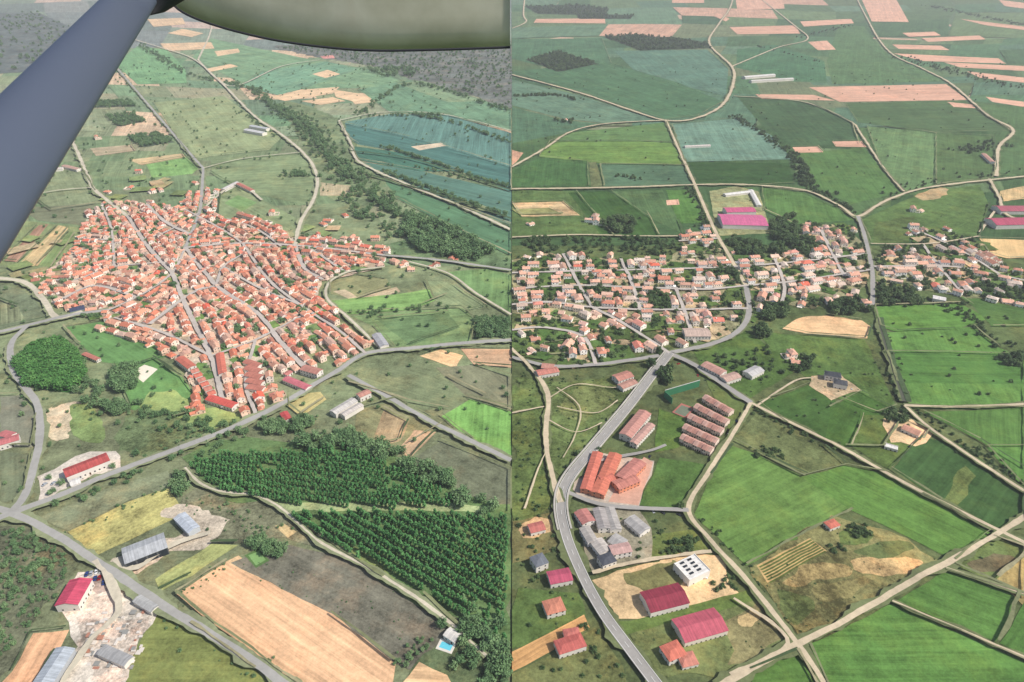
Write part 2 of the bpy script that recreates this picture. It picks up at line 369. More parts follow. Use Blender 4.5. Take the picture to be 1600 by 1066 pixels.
P([(1398,942),(1475,893),(1592,930),(1556,1006)], (88,126,60), .45, .6)
P([(1264,1010),(1392,946),(1500,992),(1620,1046),(1640,1090),(1300,1090)], (90,130,62), .45, .6)
P([(1490,884),(1552,842),(1600,860),(1600,934)], (104,120,68), .3, 1)
P([(1510,880),(1560,866),(1590,884),(1540,895)], (112,104,76), 0, 1, 2, True)
P([(1556,906),(1600,870),(1600,950)], (176,160,104), .4)
P([(1562,1008),(1600,940),(1640,960),(1640,1044)], (84,122,58), .4)
P([(1170,1050),(1245,1018),(1280,1080),(1180,1090)], (86,120,56), .3)
P([(1000,792),(1030,716),(1104,728),(1072,802)], (86,116,58), .1, .8)
P([(1030,640),(1070,655),(1060,700),(1022,708)], (90,118,56), 0, .8)
P([(1110,720),(1145,690),(1100,590),(1165,630)], (96,112,62), 0, .8)
P([(800,590),(860,600),(985,590),(1000,615),(940,680),(880,745),(855,720),(850,640)], (98,114,66), 0, 1.3, 3)
P([(870,635),(930,600),(960,625),(930,650),(890,660)], (116,126,76), 0, 1.2, 4, True)
P([(799,600),(845,625),(845,700),(868,790),(799,830)], (94,112,62), 0, 1.2, 3)
P([(799,815),(870,800),(885,860),(799,880)], (122,118,76), 0, 1, 2)
P([(812,818),(850,808),(862,830),(822,850)], (204,170,126), 0, .8, 3, True)
P([(799,960),(810,920),(905,930),(915,965),(820,1010),(799,1015)], (90,112,60), 0, 1)
P([(799,1020),(912,964),(922,984),(799,1052)], (212,164,108), .5, .4)
P([(799,1055),(930,985),(975,1045),(985,1090),(799,1090)], (108,114,70), 0, 1.1)
P([(850,540),(920,530),(925,550),(860,558)], (196,164,128), .3, .6)
P([(925,904),(1000,880),(1060,868),(1125,868),(1152,932),(1080,945),(1000,962),(965,972),(940,940)], (218,188,142), 0, .7, 2.5)
P([(980,895),(1060,882),(1070,915),(1010,930)], (124,122,78), 0, .9, 3, True)
P([(985,985),(1120,955),(1175,935),(1230,1005),(1140,1060),(1010,1060)], (108,118,72), 0, 1.1, 2.5)
P([(1130,965),(1185,940),(1225,1000),(1140,1035)], (128,122,84), 0, 1.2, 3)
P([(965,975),(1165,925),(1180,940),(975,995)], (98,118,60), 0, .8, 1)
P([(1155,975),(1170,955),(1190,970),(1175,985)], (206,180,128), 0, .9, 2, True)
P([(950,850),(1080,830),(1105,862),(930,890)], (102,116,62), 0, 1, 1.5)
P([(1380,655),(1430,660),(1460,680),(1430,700),(1385,690)], (206,180,140), 0, .8, 2.5)
P([(1270,590),(1310,585),(1345,612),(1300,630),(1262,604)], (190,168,134), 0, .9, 2.5)
P([(900,722),(935,708),(1022,722),(1000,794),(915,788),(892,766)], (190,176,160), 0, .5, 1)
P([(960,768),(1006,716),(1020,724),(998,792),(950,786)], (206,160,138), 0, .3, .3)
P([(1050,646),(1064,632),(1085,640),(1072,656)], (176,112,100), 0, .2, .2)
P([(1053,646),(1065,635),(1081,641),(1070,653)], (120,130,110), 0, .2, .2)
P([(905,798),(1000,800),(1020,830),(1010,880),(925,890),(905,840)], (150,144,122), 0, .9, 2)
# ================= towns: bare courtyards and gardens =================
TW = [(45,436),(75,428),(112,395),(140,345),(165,320),(240,318),(300,330),(345,345),(380,372),(450,370),(500,372),(560,377),(608,398),(592,420),(545,430),(505,440),(490,468),(532,490),(522,518),(480,545),(440,560),(412,600),(385,640),(350,642),(325,625),(300,600),(282,568),(240,530),(190,505),(130,497),(92,482)]
TE = [[(799,408),(850,393),(900,412),(950,404),(1050,408),(1062,372),(1110,370),(1130,395),(1180,405),(1240,395),(1252,350),(1330,355),(1352,395),(1360,430),(1340,465),(1270,482),(1200,475),(1165,512),(1130,535),(1040,528),(960,488),(900,500),(799,492)],
      [(1366,402),(1440,382),(1510,380),(1545,410),(1600,430),(1640,440),(1640,490),(1500,464),(1440,455),(1370,445)],
      [(1425,358),(1480,362),(1545,390),(1500,392),(1440,382)],
      [(799,500),(900,505),(985,515),(1010,545),(930,580),(850,560),(799,560)]]
P(TW, (184,168,146), 0, 1.1, 4)
P(TE[0], (146,144,108), 0, 1.3, 4); P(TE[1], (134,138,98), 0, 1.3, 4); P(TE[2], (152,144,114), 0, 1.2, 3); P(TE[3], (110,124,76), 0, 1.2, 3)
def inpoly(x, y, poly):
    c = False; n = len(poly)
    for i in range(n):
        x1, y1 = poly[i]; x2, y2 = poly[i-1]
        if (y1 > y) != (y2 > y) and x < (x2-x1)*(y-y1)/(y2-y1)+x1: c = not c
    return c
def rpt(poly):
    xs = [p[0] for p in poly]; ys = [p[1] for p in poly]
    while True:
        x = R.uniform(min(xs), max(xs)); y = R.uniform(min(ys), max(ys))
        if inpoly(x, y, poly): return x, y
def garden(c, s, col):
    x, y = c; a = R.uniform(0, 3.14); w, d = s*R.uniform(.7, 1.3), s*R.uniform(.6, 1)
    q = [(x+math.cos(a)*i*w-math.sin(a)*j*d, y+math.sin(a)*i*w+math.cos(a)*j*d) for i, j in ((-1,-1),(1,-1),(1,1),(-1,1))]
    addpoly(roughen(q, 4, .5), lin(col, .9, .05), 0, .9, (1, 0))
GTW = [G(*p) for p in TW]; GTE = [[G(*p) for p in t] for t in TE]
GARD = []
def tgarden(g, s0, s1, cols):
    c = rpt(g); s = R.uniform(s0, s1); col = R.choice(cols); garden(c, s, col); GARD.append((c[0], c[1], s*.85))
for i in range(170): tgarden(GTW, 4, 9, [(104,136,74),(118,140,86),(96,126,66),(180,162,136)])
for i in range(250):
    g = R.choices(GTE, [6, 2.5, 1, 2])[0]
    tgarden(g, 5, 14, [(84,112,58),(74,102,50),(96,120,64),(186,164,128),(90,112,60)])
for i in range(26):
    x, y = R.choice([(R.uniform(130,300),R.uniform(280,320)),(R.uniform(380,560),R.uniform(335,370)),(R.uniform(20,120),R.uniform(370,440))])
    garden(G(x, y), R.uniform(7, 16), R.choice([(128,146,92),(178,160,124),(112,134,84),(150,148,108)]))

me = bpy.data.meshes.new('farm_fields'); me.from_pydata(FV, [], FF); me.update()
for nm, ty in (('Col', 'FLOAT_COLOR'), ('row', 'FLOAT_VECTOR'), ('mott', 'FLOAT')): me.attributes.new(nm, ty, 'FACE')
me.attributes['Col'].data.foreach_set('color', [v for q in FC for v in q])
me.attributes['row'].data.foreach_set('vector', [v for q in FR for v in q])
me.attributes['mott'].data.foreach_set('value', FM)
me.materials.append(MG); link(bpy.data.objects.new('farm_fields', me))
me = bpy.data.meshes.new('ground'); S = 45000
me.from_pydata([(-S,-S,-1.3),(S,-S,-1.3),(S,S,-1.3),(-S,S,-1.3)], [], [(0,1,2,3)]); me.materials.append(base_mat()); link(bpy.data.objects.new('ground', me))
print('layers top z', ZC[0])
# ------------------------------------------------------------------ roads
def surf_mat(name, col, var=0.5, scale=0.3, rough=.9, ds=.1):
    m, t = newmat(name); pos = t.n('ShaderNodeNewGeometry').outputs['Position']
    k = t.math('ADD', t.math('MULTIPLY', t.noise(pos, scale, 6, .7), var), t.math('MULTIPLY', t.noise(pos, scale*.12, 3, .6), var))
    k = t.math('ADD', k, 1-var)
    t.put(t.b.inputs['Base Color'], t.vm('SCALE', lin(col, .85, ds), sc=k)); t.b.inputs['Roughness'].default_value = rough
    return m
M = {}
M['dirt'] = surf_mat('pale_dirt', (206,196,172), .8); M['dirtE'] = surf_mat('tan_dirt', (206,188,156), .8)
M['asph'] = surf_mat('worn_asphalt_west', (170,168,162), .5); M['asphE'] = surf_mat('worn_asphalt', (164,160,154), .5)
M['street'] = surf_mat('village_paving', (194,184,174), .6)
M['vergeW'] = surf_mat('verge_grass_west', (140,148,108), 1.2); M['verge'] = surf_mat('verge_grass', (110,120,76), 1.2)
M['hedge'] = surf_mat('hedge_ground', (74,94,58), 1.0); M['canal'] = surf_mat('ditch', (88,92,76), .8)
M['paint'] = surf_mat('road_paint', (235,235,230), .2); M['kerb'] = surf_mat('kerb_stone', (190,184,174), .5)
zr = [ZC[0]+0.02]
STREETS = []
def ribbon(gp, w, z, name, mat, jit=0.0, off=0.0):
    vs, fs = [], []; n = len(gp)
    left = sum(p[0] for p in gp) < 0
    for i, p in enumerate(gp):
        q0 = gp[max(i-1, 0)]; q1 = gp[min(i+1, n-1)]
        dx, dy = q1[0]-q0[0], q1[1]-q0[1]; L = math.hypot(dx, dy) or 1; nx, ny = -dy/L, dx/L
        for s in (-1, 1):
            ww = w/2*(1+jit*1.6*noise.noise(Vector((p[0]*.05, p[1]*.05, s*7.3)))+jit*noise.noise(Vector((p[0]*.21, p[1]*.21, s*3.3))))
            x = p[0]+nx*(s*ww+off); y = p[1]+ny*(s*ww+off)
            x = min(x, -0.01) if left else max(x, 0.01)
            vs.append((x, y, z))
    for i in range(n-1): fs.append((2*i, 2*i+1, 2*i+3, 2*i+2))
    me = bpy.data.meshes.new(name); me.from_pydata(vs, [], fs); me.materials.append(mat)
    if me.polygons and me.polygons[0].normal.z < 0: me.flip_normals()
    return link(bpy.data.objects.new(name, me))
def resample(gp, st):
    out = [gp[0]]; acc = 0
    for a, b in zip(gp, gp[1:]):
        L = math.dist(a, b); d = st-acc
        while d <= L:
            out.append((a[0]+(b[0]-a[0])*d/L, a[1]+(b[1]-a[1])*d/L)); d += st
        acc = (acc+L) % st
    return out
def road(px, w, kind, name, verge=0, jit=.15):
    w = w*(.56 if kind.startswith('dirt') else .7)
    gp = catmull([G(*p) for p in px], False, 8)
    left = sum(p[0] for p in px)/len(px) < 799
    fine = resample(gp, 4)+[gp[-1]]
    if verge: ribbon(fine, w+verge*.8, zr[0], 'road_verge', M['vergeW' if left else 'verge'], .6)
    zr[0] += .004
    ribbon(fine, w, zr[0]+.02, name, M[kind], jit*(1.4 if kind.startswith('dirt') else 1)); zr[0] += .004
    STREETS.append((gp, w/2)); return gp
# west
road([(318,265),(316,300),(312,335),(290,390)], 6, 'asph', 'asphalt_road', 5)
road([(175,98),(215,145),(255,192),(300,245),(318,265)], 6, 'asph', 'asphalt_road', 5)
road([(365,150),(400,185),(440,212),(478,245),(495,275),(492,310),(470,350),(462,385)], 9, 'dirt', 'dirt_track', 5)
road([(105,205),(122,240),(138,278),(150,300),(200,340)], 9, 'dirt', 'dirt_track', 5)
road([(40,310),(90,300),(150,295)], 5, 'dirt', 'dirt_track')
road([(318,265),(380,250),(470,240)], 5, 'dirt', 'dirt_track')
road([(530,190),(548,225),(562,255),(640,292),(720,325),(799,362)], 8, 'dirt', 'dirt_track', 4)
road([(530,190),(600,177),(690,180),(799,206)], 6, 'dirt', 'dirt_track')
road([(310,95),(330,40),(300,20)], 11, 'dirt', 'dirt_track'); road([(310,95),(340,125),(372,135),(440,105),(500,95)], 9, 'dirt', 'dirt_track')
road([(200,60),(250,75),(300,92),(340,125),(365,150)], 9, 'dirt', 'dirt_track')
road([(318,330),(345,305),(372,288),(410,315)], 7, 'dirt', 'dirt_track')
road([(600,402),(640,405),(690,410),(799,425)], 6, 'asph', 'asphalt_road', 3)
road([(640,412),(700,430),(745,462),(799,495)], 5, 'dirt', 'dirt_track')
road([(600,420),(545,428),(515,445),(512,470),(545,500),(592,545)], 5, 'dirt', 'dirt_track', 3)
road([(-40,436),(20,440),(50,450),(75,480),(92,500),(130,490)], 11, 'dirt', 'dirt_track', 4)
road([(-60,528),(0,522),(60,508),(110,496),(170,488)], 8, 'asph', 'asphalt_road', 6)
road([(45,512),(22,535),(18,560),(28,592),(58,632),(64,680),(56,730),(40,780),(18,806)], 8, 'asph', 'asphalt_road', 4)
road([(-60,840),(20,806),(100,776),(180,742),(250,716),(330,686),(400,656),(440,635),(480,612),(530,582),(572,556),(640,548),(720,540),(799,535)], 8, 'asph', 'asphalt_road', 5)
road([(-120,790),(-30,795),(20,806),(90,840),(150,880),(200,912),(250,946),(330,996),(400,1040),(470,1095)], 7, 'asph', 'asphalt_road', 5)
road([(545,590),(600,620),(660,655),(730,690),(799,724)], 6, 'asph', 'asphalt_road', 4)
road([(290,735),(330,768),(420,785),(500,850),(600,905),(700,975),(760,1030)], 3, 'dirt', 'dirt_track', 4, .4)
road([(180,880),(215,892),(260,862),(300,845),(330,835)], 7, 'dirt', 'dirt_track', 0, .4)
road([(150,880),(190,950),(140,1010),(90,1090)], 7, 'dirt', 'dirt_track', 0, .4)
WS = [[(290,390),(340,450),(400,490),(445,545),(480,580)],[(290,390),(270,430),(215,468),(165,490)],[(290,390),(380,383),(480,388),(600,402)],
 [(270,430),(300,500),(330,560),(352,640)],[(200,340),(232,388),(270,430)],[(75,440),(120,440),(180,420),(275,412)],[(380,383),(420,440),(470,480),(530,520),(572,556)],
 [(340,450),(300,462),(235,510)],[(462,385),(475,420),(505,440)],[(130,375),(190,378),(250,370),(312,335)],[(355,345),(400,360),(440,388)],[(330,560),(400,535),(470,498)],
 [(180,500),(260,525),(330,560)],[(400,650),(385,600),(400,535)],[(480,388),(540,428)],[(230,322),(260,350),(300,370)],[(100,470),(150,450),(215,468)],[(390,395),(350,420),(340,450)],[(160,325),(175,360),(180,420)],[(470,480),(400,450),(350,420)],[(290,330),(345,360),(380,383)]]
for s in WS: road(s, R.choice([4.5,5.5,6.5]), 'street', 'village_street', 0, .3)
# east
road([(822,-20),(818,20),(822,35),(799,46)], 13, 'dirtE', 'dirt_track')
road([(799,118),(900,145),(980,172),(1040,190),(1090,186),(1130,164),(1146,130),(1142,104),(1108,68),(1122,40),(1142,10),(1148,-20)], 12, 'dirtE', 'dirt_track', 5)
road([(1142,106),(1180,90),(1220,74),(1262,62),(1240,40),(1190,0)], 10, 'dirtE', 'dirt_track')
road([(1330,-20),(1352,25),(1385,78),(1440,108),(1485,132),(1540,180),(1582,205),(1560,232),(1556,278)], 10, 'dirtE', 'dirt_track', 4)
road([(1040,190),(950,195),(892,208),(850,235),(799,264)], 8, 'dirtE', 'dirt_track', 4)
road([(1040,190),(1060,235),(1085,290),(1115,360),(1140,405),(1165,450)], 8, 'dirtE', 'asphalt_road', 4, .05)
road([(799,298),(950,296),(1100,291),(1180,292),(1260,301),(1312,325),(1340,341),(1380,318),(1430,300),(1490,290),(1620,276)], 8, 'dirtE', 'dirt_track', 5)
road([(1146,152),(1250,160),(1325,190),(1345,212),(1380,265),(1412,302)], 6, 'dirtE', 'dirt_track', 3)
road([(1545,282),(1560,310),(1575,340),(1650,360)], 7, 'dirtE', 'dirt_track', 3); road([(1555,330),(1530,366)], 6, 'dirtE', 'dirt_track')
road([(1340,341),(1352,380),(1362,430),(1362,480)], 7, 'asphE', 'asphalt_road', 3)
road([(1372,500),(1385,550),(1412,632)], 5, 'canal', 'drainage_ditch', 5)
road([(1412,638),(1500,640),(1620,635)], 5, 'dirtE', 'dirt_track', 3)
road([(1412,638),(1450,672),(1530,728),(1620,786)], 5, 'dirtE', 'dirt_track', 4)
road([(799,374),(900,370),(1000,372),(1060,372)], 5, 'dirtE', 'dirt_track', 3)
road([(1360,384),(1450,384),(1530,372)], 5, 'dirtE', 'dirt_track')
road([(1165,450),(1168,500),(1130,535),(1045,556)], 8, 'asphE', 'asphalt_road', 3)
ME_ = road([(1045,556),(1018,590),(980,640),(930,700),(888,752),(876,790),(884,840),(908,900),(940,960),(985,1022),(1040,1095)], 10, 'asphE', 'asphalt_road', 5, .01)
road([(799,562),(860,576),(930,574),(1030,560)], 7, 'asphE', 'asphalt_road', 2)
road([(1045,556),(1085,575),(1125,602),(1172,634)], 8, 'asphE', 'asphalt_road', 2)
road([(1172,634),(1140,690),(1105,745),(1075,800),(1110,850),(1160,905),(1245,1012),(1300,1095)], 5.5, 'dirtE', 'dirt_track', 4)
road([(1172,634),(1240,668),(1310,702),(1385,745),(1470,790),(1560,834),(1660,885)], 5.5, 'dirtE', 'dirt_track', 4)
road([(1120,1080),(1180,1045),(1245,1012),(1330,968),(1420,915),(1500,872),(1570,830),(1640,785)], 6.5, 'dirtE', 'dirt_track', 5)
road([(1392,944),(1500,990),(1640,1050)], 2.5, 'dirtE', 'dirt_track', 4)
road([(1475,892),(1600,934)], 2.5, 'dirtE', 'dirt_track', 3)
road([(799,548),(830,580),(856,620),(852,690),(866,760),(876,790)], 7, 'dirtE', 'dirt_track', 3, .2)
road([(799,650),(850,640)], 3, 'dirtE', 'dirt_track', 0, .3)
for s in [[(860,625),(900,605),(960,610),(985,600)],[(870,640),(930,650),(965,630)],[(855,660),(900,680),(940,665)],[(820,800),(840,740),(858,700)],[(870,610),(905,640),(900,680),(880,720)]]: road(s, 2, 'dirtE', 'footpath', 0, .4)
road([(888,775),(950,795),(1075,802)], 5, 'asphE', 'asphalt_road'); road([(1180,640),(1240,600),(1270,595)], 3.5, 'dirtE', 'dirt_track')
road([(925,900),(1010,880),(1110,866)], 5, 'dirtE', 'dirt_track', 0, .4); road([(905,730),(1010,710),(1040,700)], 4, 'asphE', 'asphalt_road')
road([(1145,940),(1230,1008),(1140,1060)], 4, 'dirtE', 'dirt_track', 0, .4)
ES = [[(799,455),(900,450),(1000,453),(1100,456),(1165,450),(1250,442),(1358,425)],[(799,430),(950,426),(1050,424),(1150,420),(1250,412),(1352,400)],[(925,484),(985,516),(1045,556)],
 [(1055,453),(1072,500),(1085,540)],[(1280,358),(1300,400),(1318,435)],[(1364,420),(1480,420),(1540,430),(1640,450)],[(1430,362),(1500,395),(1560,432)],[(799,480),(860,476),(925,484),(1030,488),(1168,486)],
 [(880,400),(905,450),(925,484)],[(1060,380),(1120,376)],[(1210,408),(1225,450),(1220,480)],[(970,408),(990,455),(1000,488)],[(799,520),(850,516),(910,530),(930,574)],[(1440,385),(1470,425),(1500,460)]]
for s in ES: road(s, 5.5, 'street', 'village_street', 0, .3)
for hx in [[(560,270),(610,285),(680,305),(799,345)],[(548,238),(640,250),(720,275),(799,300)],[(1375,500),(1392,560),(1418,632)]]:
    ribbon(catmull([G(*p) for p in hx], False, 6), 4, zr[0], 'hedge_bank', M['hedge'], .4); zr[0] += .004
# grass margins between fields
M['margin_a'] = surf_mat('margin_weeds', (128,134,92), 1.2); M['margin_b'] = surf_mat('margin_dry_grass', (160,154,116), 1.2)
for a, b in MARG:
    L = math.dist(a, b)
    if a[0]*b[0] < 0 or L < 15 or L > 900: continue
    n = max(3, int(L/6)); gp = [(a[0]+(b[0]-a[0])*s/n, a[1]+(b[1]-a[1])*s/n) for s in range(n+1)]
    gp = [(x+noise.noise(Vector((x*.03, y*.03, 1)))*1.2, y+noise.noise(Vector((x*.03, y*.03, 5)))*1.2) for x, y in gp]
    ribbon(gp, R.uniform(.9, 2.0), zr[0], 'field_margin', M[R.choice(['hedge', 'margin_a', 'margin_a', 'margin_b'])], .9); zr[0] += .0006
zt = zr[0]+.05
for off in (-3.1, 3.1): ribbon(ME_, .22, zt, 'road_marking', M['paint'], 0, off)
rs = resample(ME_, 4)
vs, fs = [], []
for i in range(0, len(rs)-1, 3):
    a, b = rs[i], rs[i+1]; dx, dy = b[0]-a[0], b[1]-a[1]; L = math.hypot(dx, dy); nx, ny = -dy/L*.1, dx/L*.1
    k = len(vs); vs += [(a[0]-nx,a[1]-ny,zt),(b[0]-nx,b[1]-ny,zt),(b[0]+nx,b[1]+ny,zt),(a[0]+nx,a[1]+ny,zt)]; fs.append((k,k+1,k+2,k+3))
me = bpy.data.meshes.new('centre_line_dashes'); me.from_pydata(vs, [], fs); me.materials.append(M['paint']); link(bpy.data.objects.new('road_marking', me))
for off in (-4.5, 4.5):
    o = ribbon(ME_[:48], 1.3, zt+.1, 'pavement_with_kerb', M['kerb'], 0, off)
    so = o.modifiers.new('kerb', 'SOLIDIFY'); so.thickness = .4; so.offset = 0
# ------------------------------------------------------------------ buildings
def rnd_mat(name, stops, rough=.85, streak=True):
    m, t = newmat(name); oi = t.n('ShaderNodeObjectInfo').outputs['Random']
    h = t.math('FRACT', t.math('MULTIPLY', oi, 13.7 if streak else 7.31))
    c = t.ramp(h, stops, 'LINEAR'); tc = t.n('ShaderNodeTexCoord').outputs['Object']
    g = t.n('ShaderNodeNewGeometry').outputs['Position']
    k = t.math('ADD', t.math('MULTIPLY', t.noise(g, .5, 6, .75), 1.3), .35)
    if streak:
        w = t.vm('MULTIPLY', tc, (4.0, .3, .3)); k = t.math('MULTIPLY', k, t.math('ADD', t.math('MULTIPLY', t.noise(w, 1, 2, .5), .7), .65))
    t.put(t.b.inputs['Base Color'], t.vm('SCALE', c, sc=k)); t.b.inputs['Roughness'].default_value = rough
    return m
def rw(*a): return lin(a, .94, .08)
def re_(*a): return lin(a, 1.0, .06)
RW = rnd_mat('roof_tiles_west', [(0,rw(200,116,88)),(.2,rw(226,156,124)),(.38,rw(210,122,92)),(.5,rw(170,110,90)),(.64,rw(226,176,148)),(.76,rw(206,132,102)),(.88,rw(192,168,150)),(1,rw(224,98,70))])
RE = rnd_mat('roof_tiles_east', [(0,re_(192,120,96)),(.18,re_(222,172,146)),(.34,re_(180,122,100)),(.48,re_(226,194,172)),(.62,re_(204,144,118)),(.76,re_(176,142,122)),(.88,re_(214,200,186)),(1,re_(212,102,76))])
WW = rnd_mat('render_walls_west', [(0,lin((240,226,212),1)),(.3,lin((224,188,162),1)),(.55,lin((244,236,228),1)),(.8,lin((212,178,152),1)),(1,lin((246,242,236),1))], streak=False)
WE = rnd_mat('render_walls_east', [(0,lin((250,246,238),1.1)),(.3,lin((238,216,192),1.1)),(.45,lin((252,248,244),1.1)),(.8,lin((244,234,218),1.1)),(1,lin((252,250,246),1.1))], streak=False)
def plain(name, col, rough=.7, k=.85, var=.35, sc=.4, metal=0):
    if name in M: return M[name]
    m = surf_mat(name, col, var, sc, rough, 0); M[name] = m; return m
MGl = plain('window_glass_and_bay_shade', (52,58,64), .2); MDr = plain('wooden_door', (96,66,44))
def gable(V, F, I, cx, cy, L, W, h, rh, ov=.35, hip=0, win=True, floors=1, flat=False, base=-1.2):
    b = len(V); x0, x1, y0, y1 = cx-L/2, cx+L/2, cy-W/2, cy+W/2
    V += [(x0,y0,base),(x1,y0,base),(x1,y1,base),(x0,y1,base),(x0,y0,h),(x1,y0,h),(x1,y1,h),(x0,y1,h)]
    for f in ((0,1,5,4),(1,2,6,5),(2,3,7,6),(3,0,4,7)): F.append(tuple(b+i for i in f)); I.append(0)
    if flat:
        F.append((b+4,b+5,b+6,b+7)); I.append(1)
    else:
        if not hip:
            g = len(V); V += [(x0,cy,h+rh),(x1,cy,h+rh)]
            F += [(b+7,b+4,g),(b+5,b+6,g+1)]; I += [0,0]
        r = len(V); o = ov; dz = rh*o/(W/2); hx = min(hip, L/2-.3)
        e = o
        V += [(x0-e,y0-o,h-dz+.12),(x1+e,y0-o,h-dz+.12),(x1+e,y1+o,h-dz+.12),(x0-e,y1+o,h-dz+.12),(x0-e+hx,cy,h+rh+.12),(x1+e-hx,cy,h+rh+.12)]
        V += [(p[0],p[1],p[2]-.2) for p in V[r:r+6]]
        for f in ((0,1,5,4),(2,3,4,5),(0,6,7,1),(2,8,9,3)): F.append(tuple(r+i for i in f)); I.append(1)
        F.append((r+7,r+6,r+10,r+11)); I.append(1); F.append((r+9,r+8,r+11,r+10)); I.append(1)
        if hip: F += [(r+3,r,r+4),(r+1,r+2,r+5),(r+3,r+9,r+6,r),(r+1,r+7,r+8,r+2)]; I += [1]*4
        else: F += [(r,r+4,r+10,r+6),(r+4,r+3,r+9,r+10),(r+1,r+7,r+11,r+5),(r+5,r+11,r+8,r+2)]; I += [1]*4
    if win:
        for fl in range(floors):
            z0 = 1.0+fl*2.9; z1 = z0+1.2
            if z1 > h-.2: continue
            n = max(2, int(L/3))
            for s, yy in ((-1, y0-.03), (1, y1+.03)):
                for i in range(n):
                    xc = x0+L*(i+.5)/n; door = fl == 0 and i == n//2
                    w = .55; k = len(V); za = 0 if door else z0
                    q = [(xc-w*s*-1,yy,za),(xc+w*s*-1,yy,za),(xc+w*s*-1,yy,z1),(xc-w*s*-1,yy,z1)]
                    V += q; F.append((k+1,k,k+3,k+2)); I.append(3 if door else 2)
            for s, xx in ((-1, x0-.03), (1, x1+.03)):
                for yc in (cy-W/4, cy+W/4):
                    k = len(V); V += [(xx,yc-.5,z0),(xx,yc+.5,z0),(xx,yc+.5,z1),(xx,yc-.5,z1)]; F.append((k,k+1,k+2,k+3) if s > 0 else (k+1,k,k+3,k+2)); I.append(2)
def boxp(V, F, I, x0, x1, y0, y1, z0, z1, m):
    b = len(V); V += [(x0,y0,z0),(x1,y0,z0),(x1,y1,z0),(x0,y1,z0),(x0,y0,z1),(x1,y0,z1),(x1,y1,z1),(x0,y1,z1)]
    for f in ((0,1,5,4),(1,2,6,5),(2,3,7,6),(3,0,4,7),(4,5,6,7)): F.append(tuple(b+i for i in f)); I.append(m)
def mk(name, V, F, I, mats):
    me = bpy.data.meshes.new(name); me.from_pydata(V, [], F)
    for m in mats: me.materials.append(m)
    me.polygons.foreach_set('material_index', I); me.update(); return me
def variants(wall, roof, hs):
    out = []
    for i in range(24):
        V, F, I = [], [], []; L = R.uniform(6.5, 15); W = R.uniform(6, 10); h = R.choice(hs)+R.uniform(-.3, .3)
        gable(V, F, I, 0, 0, L, W, h, W*.2, hip=(W/2 if i % 5 == 0 else 0), floors=2 if h > 5 else 1)
        boxp(V, F, I, L*.2, L*.2+.7, W*.1, W*.1+.7, h, h+W*.21+.9, 0)
        if i % 3 == 1:
            w2 = R.uniform(4, 5.5); d2 = R.uniform(4, 6); k = len(V)
            V2, F2, I2 = [], [], []; gable(V2, F2, I2, 0, 0, d2, w2, h*.7, w2*.2, win=False)
            V += [(-L/2+w2/2-y, W/2+d2/2+.02+x, z) for x, y, z in V2]; F += [tuple(q+k for q in f) for f in F2]; I += I2
        if i % 4 == 2:
            yy = W/2+6
            boxp(V, F, I, -L/2, -L/2+.25, W/2, yy, -1.2, 2.0, 0); boxp(V, F, I, L/2-.25, L/2, W/2, yy, -1.2, 2.0, 0); boxp(V, F, I, -L/2, L/2, yy+.01, yy+.26, -1.2, 2.0, 0)
        if i % 6 == 3: boxp(V, F, I, L/2+.02, L/2+3.5, -W/2, W*.2, -1.2, h*.55, 0)
        out.append((mk('house_mesh', V, F, I, [wall, roof, MGl, MDr]), L, W))
    return out
VW = variants(WW, RW, [2.8, 3.2, 4.5, 5.6]); VE = variants(WE, RE, [3.2, 4.5, 5.8, 6.2])
OBB = {}
CELL = 20
def corners(x, y, L, W, a, s=0):
    c, sn = math.cos(a), math.sin(a)
    return [(x+c*i*(L/2-s)-sn*j*(W/2-s), y+sn*i*(L/2-s)+c*j*(W/2-s)) for i, j in ((-1,-1),(1,-1),(1,1),(-1,1))]
def sat(A, B):
    for P1, P2 in ((A, B), (B, A)):
        for i in (0, 1):
            ex, ey = P1[i+1][0]-P1[i][0], P1[i+1][1]-P1[i][1]; nx, ny = -ey, ex
            a = [p[0]*nx+p[1]*ny for p in P1]; b = [p[0]*nx+p[1]*ny for p in P2]
            if max(a) < min(b) or max(b) < min(a): return False
    return True
def near(x, y):
    k = (int(x//CELL), int(y//CELL))
    for i in (-1, 0, 1):
        for j in (-1, 0, 1):
            yield from OBB.get((k[0]+i, k[1]+j), ())
def reserve(x, y, L, W, a):
    c = corners(x, y, L, W, a)
    n = max(1, int(max(L, W)/CELL)+1)
    for i in range(-n, n+1):
        px = x+math.cos(a)*i*CELL*.5; py = y+math.sin(a)*i*CELL*.5
        if abs(i*CELL*.5) <= max(L, W)/2+1: OBB.setdefault((int(px//CELL), int(py//CELL)), []).append(c)
SEG = {}
for gp, hw in STREETS:
    for p in resample(gp, 3.0): SEG.setdefault((int(p[0]//CELL), int(p[1]//CELL)), []).append((p, hw))
def roadclear(c4):
    cx = sum(p[0] for p in c4)/4; cy = sum(p[1] for p in c4)/4
    ax, ay = c4[1][0]-c4[0][0], c4[1][1]-c4[0][1]; L = math.hypot(ax, ay); ax /= L; ay /= L
    W = math.dist(c4[1], c4[2]); k = (int(cx//CELL), int(cy//CELL))
    for i in (-1, 0, 1):
        for j in (-1, 0, 1):
            for p, hw in SEG.get((k[0]+i, k[1]+j), ()):
                u = abs((p[0]-cx)*ax+(p[1]-cy)*ay); v = abs(-(p[0]-cx)*ay+(p[1]-cy)*ax)
                if u < L/2+hw*.8 and v < W/2+hw*.8: return False
    return True
NH = [0]
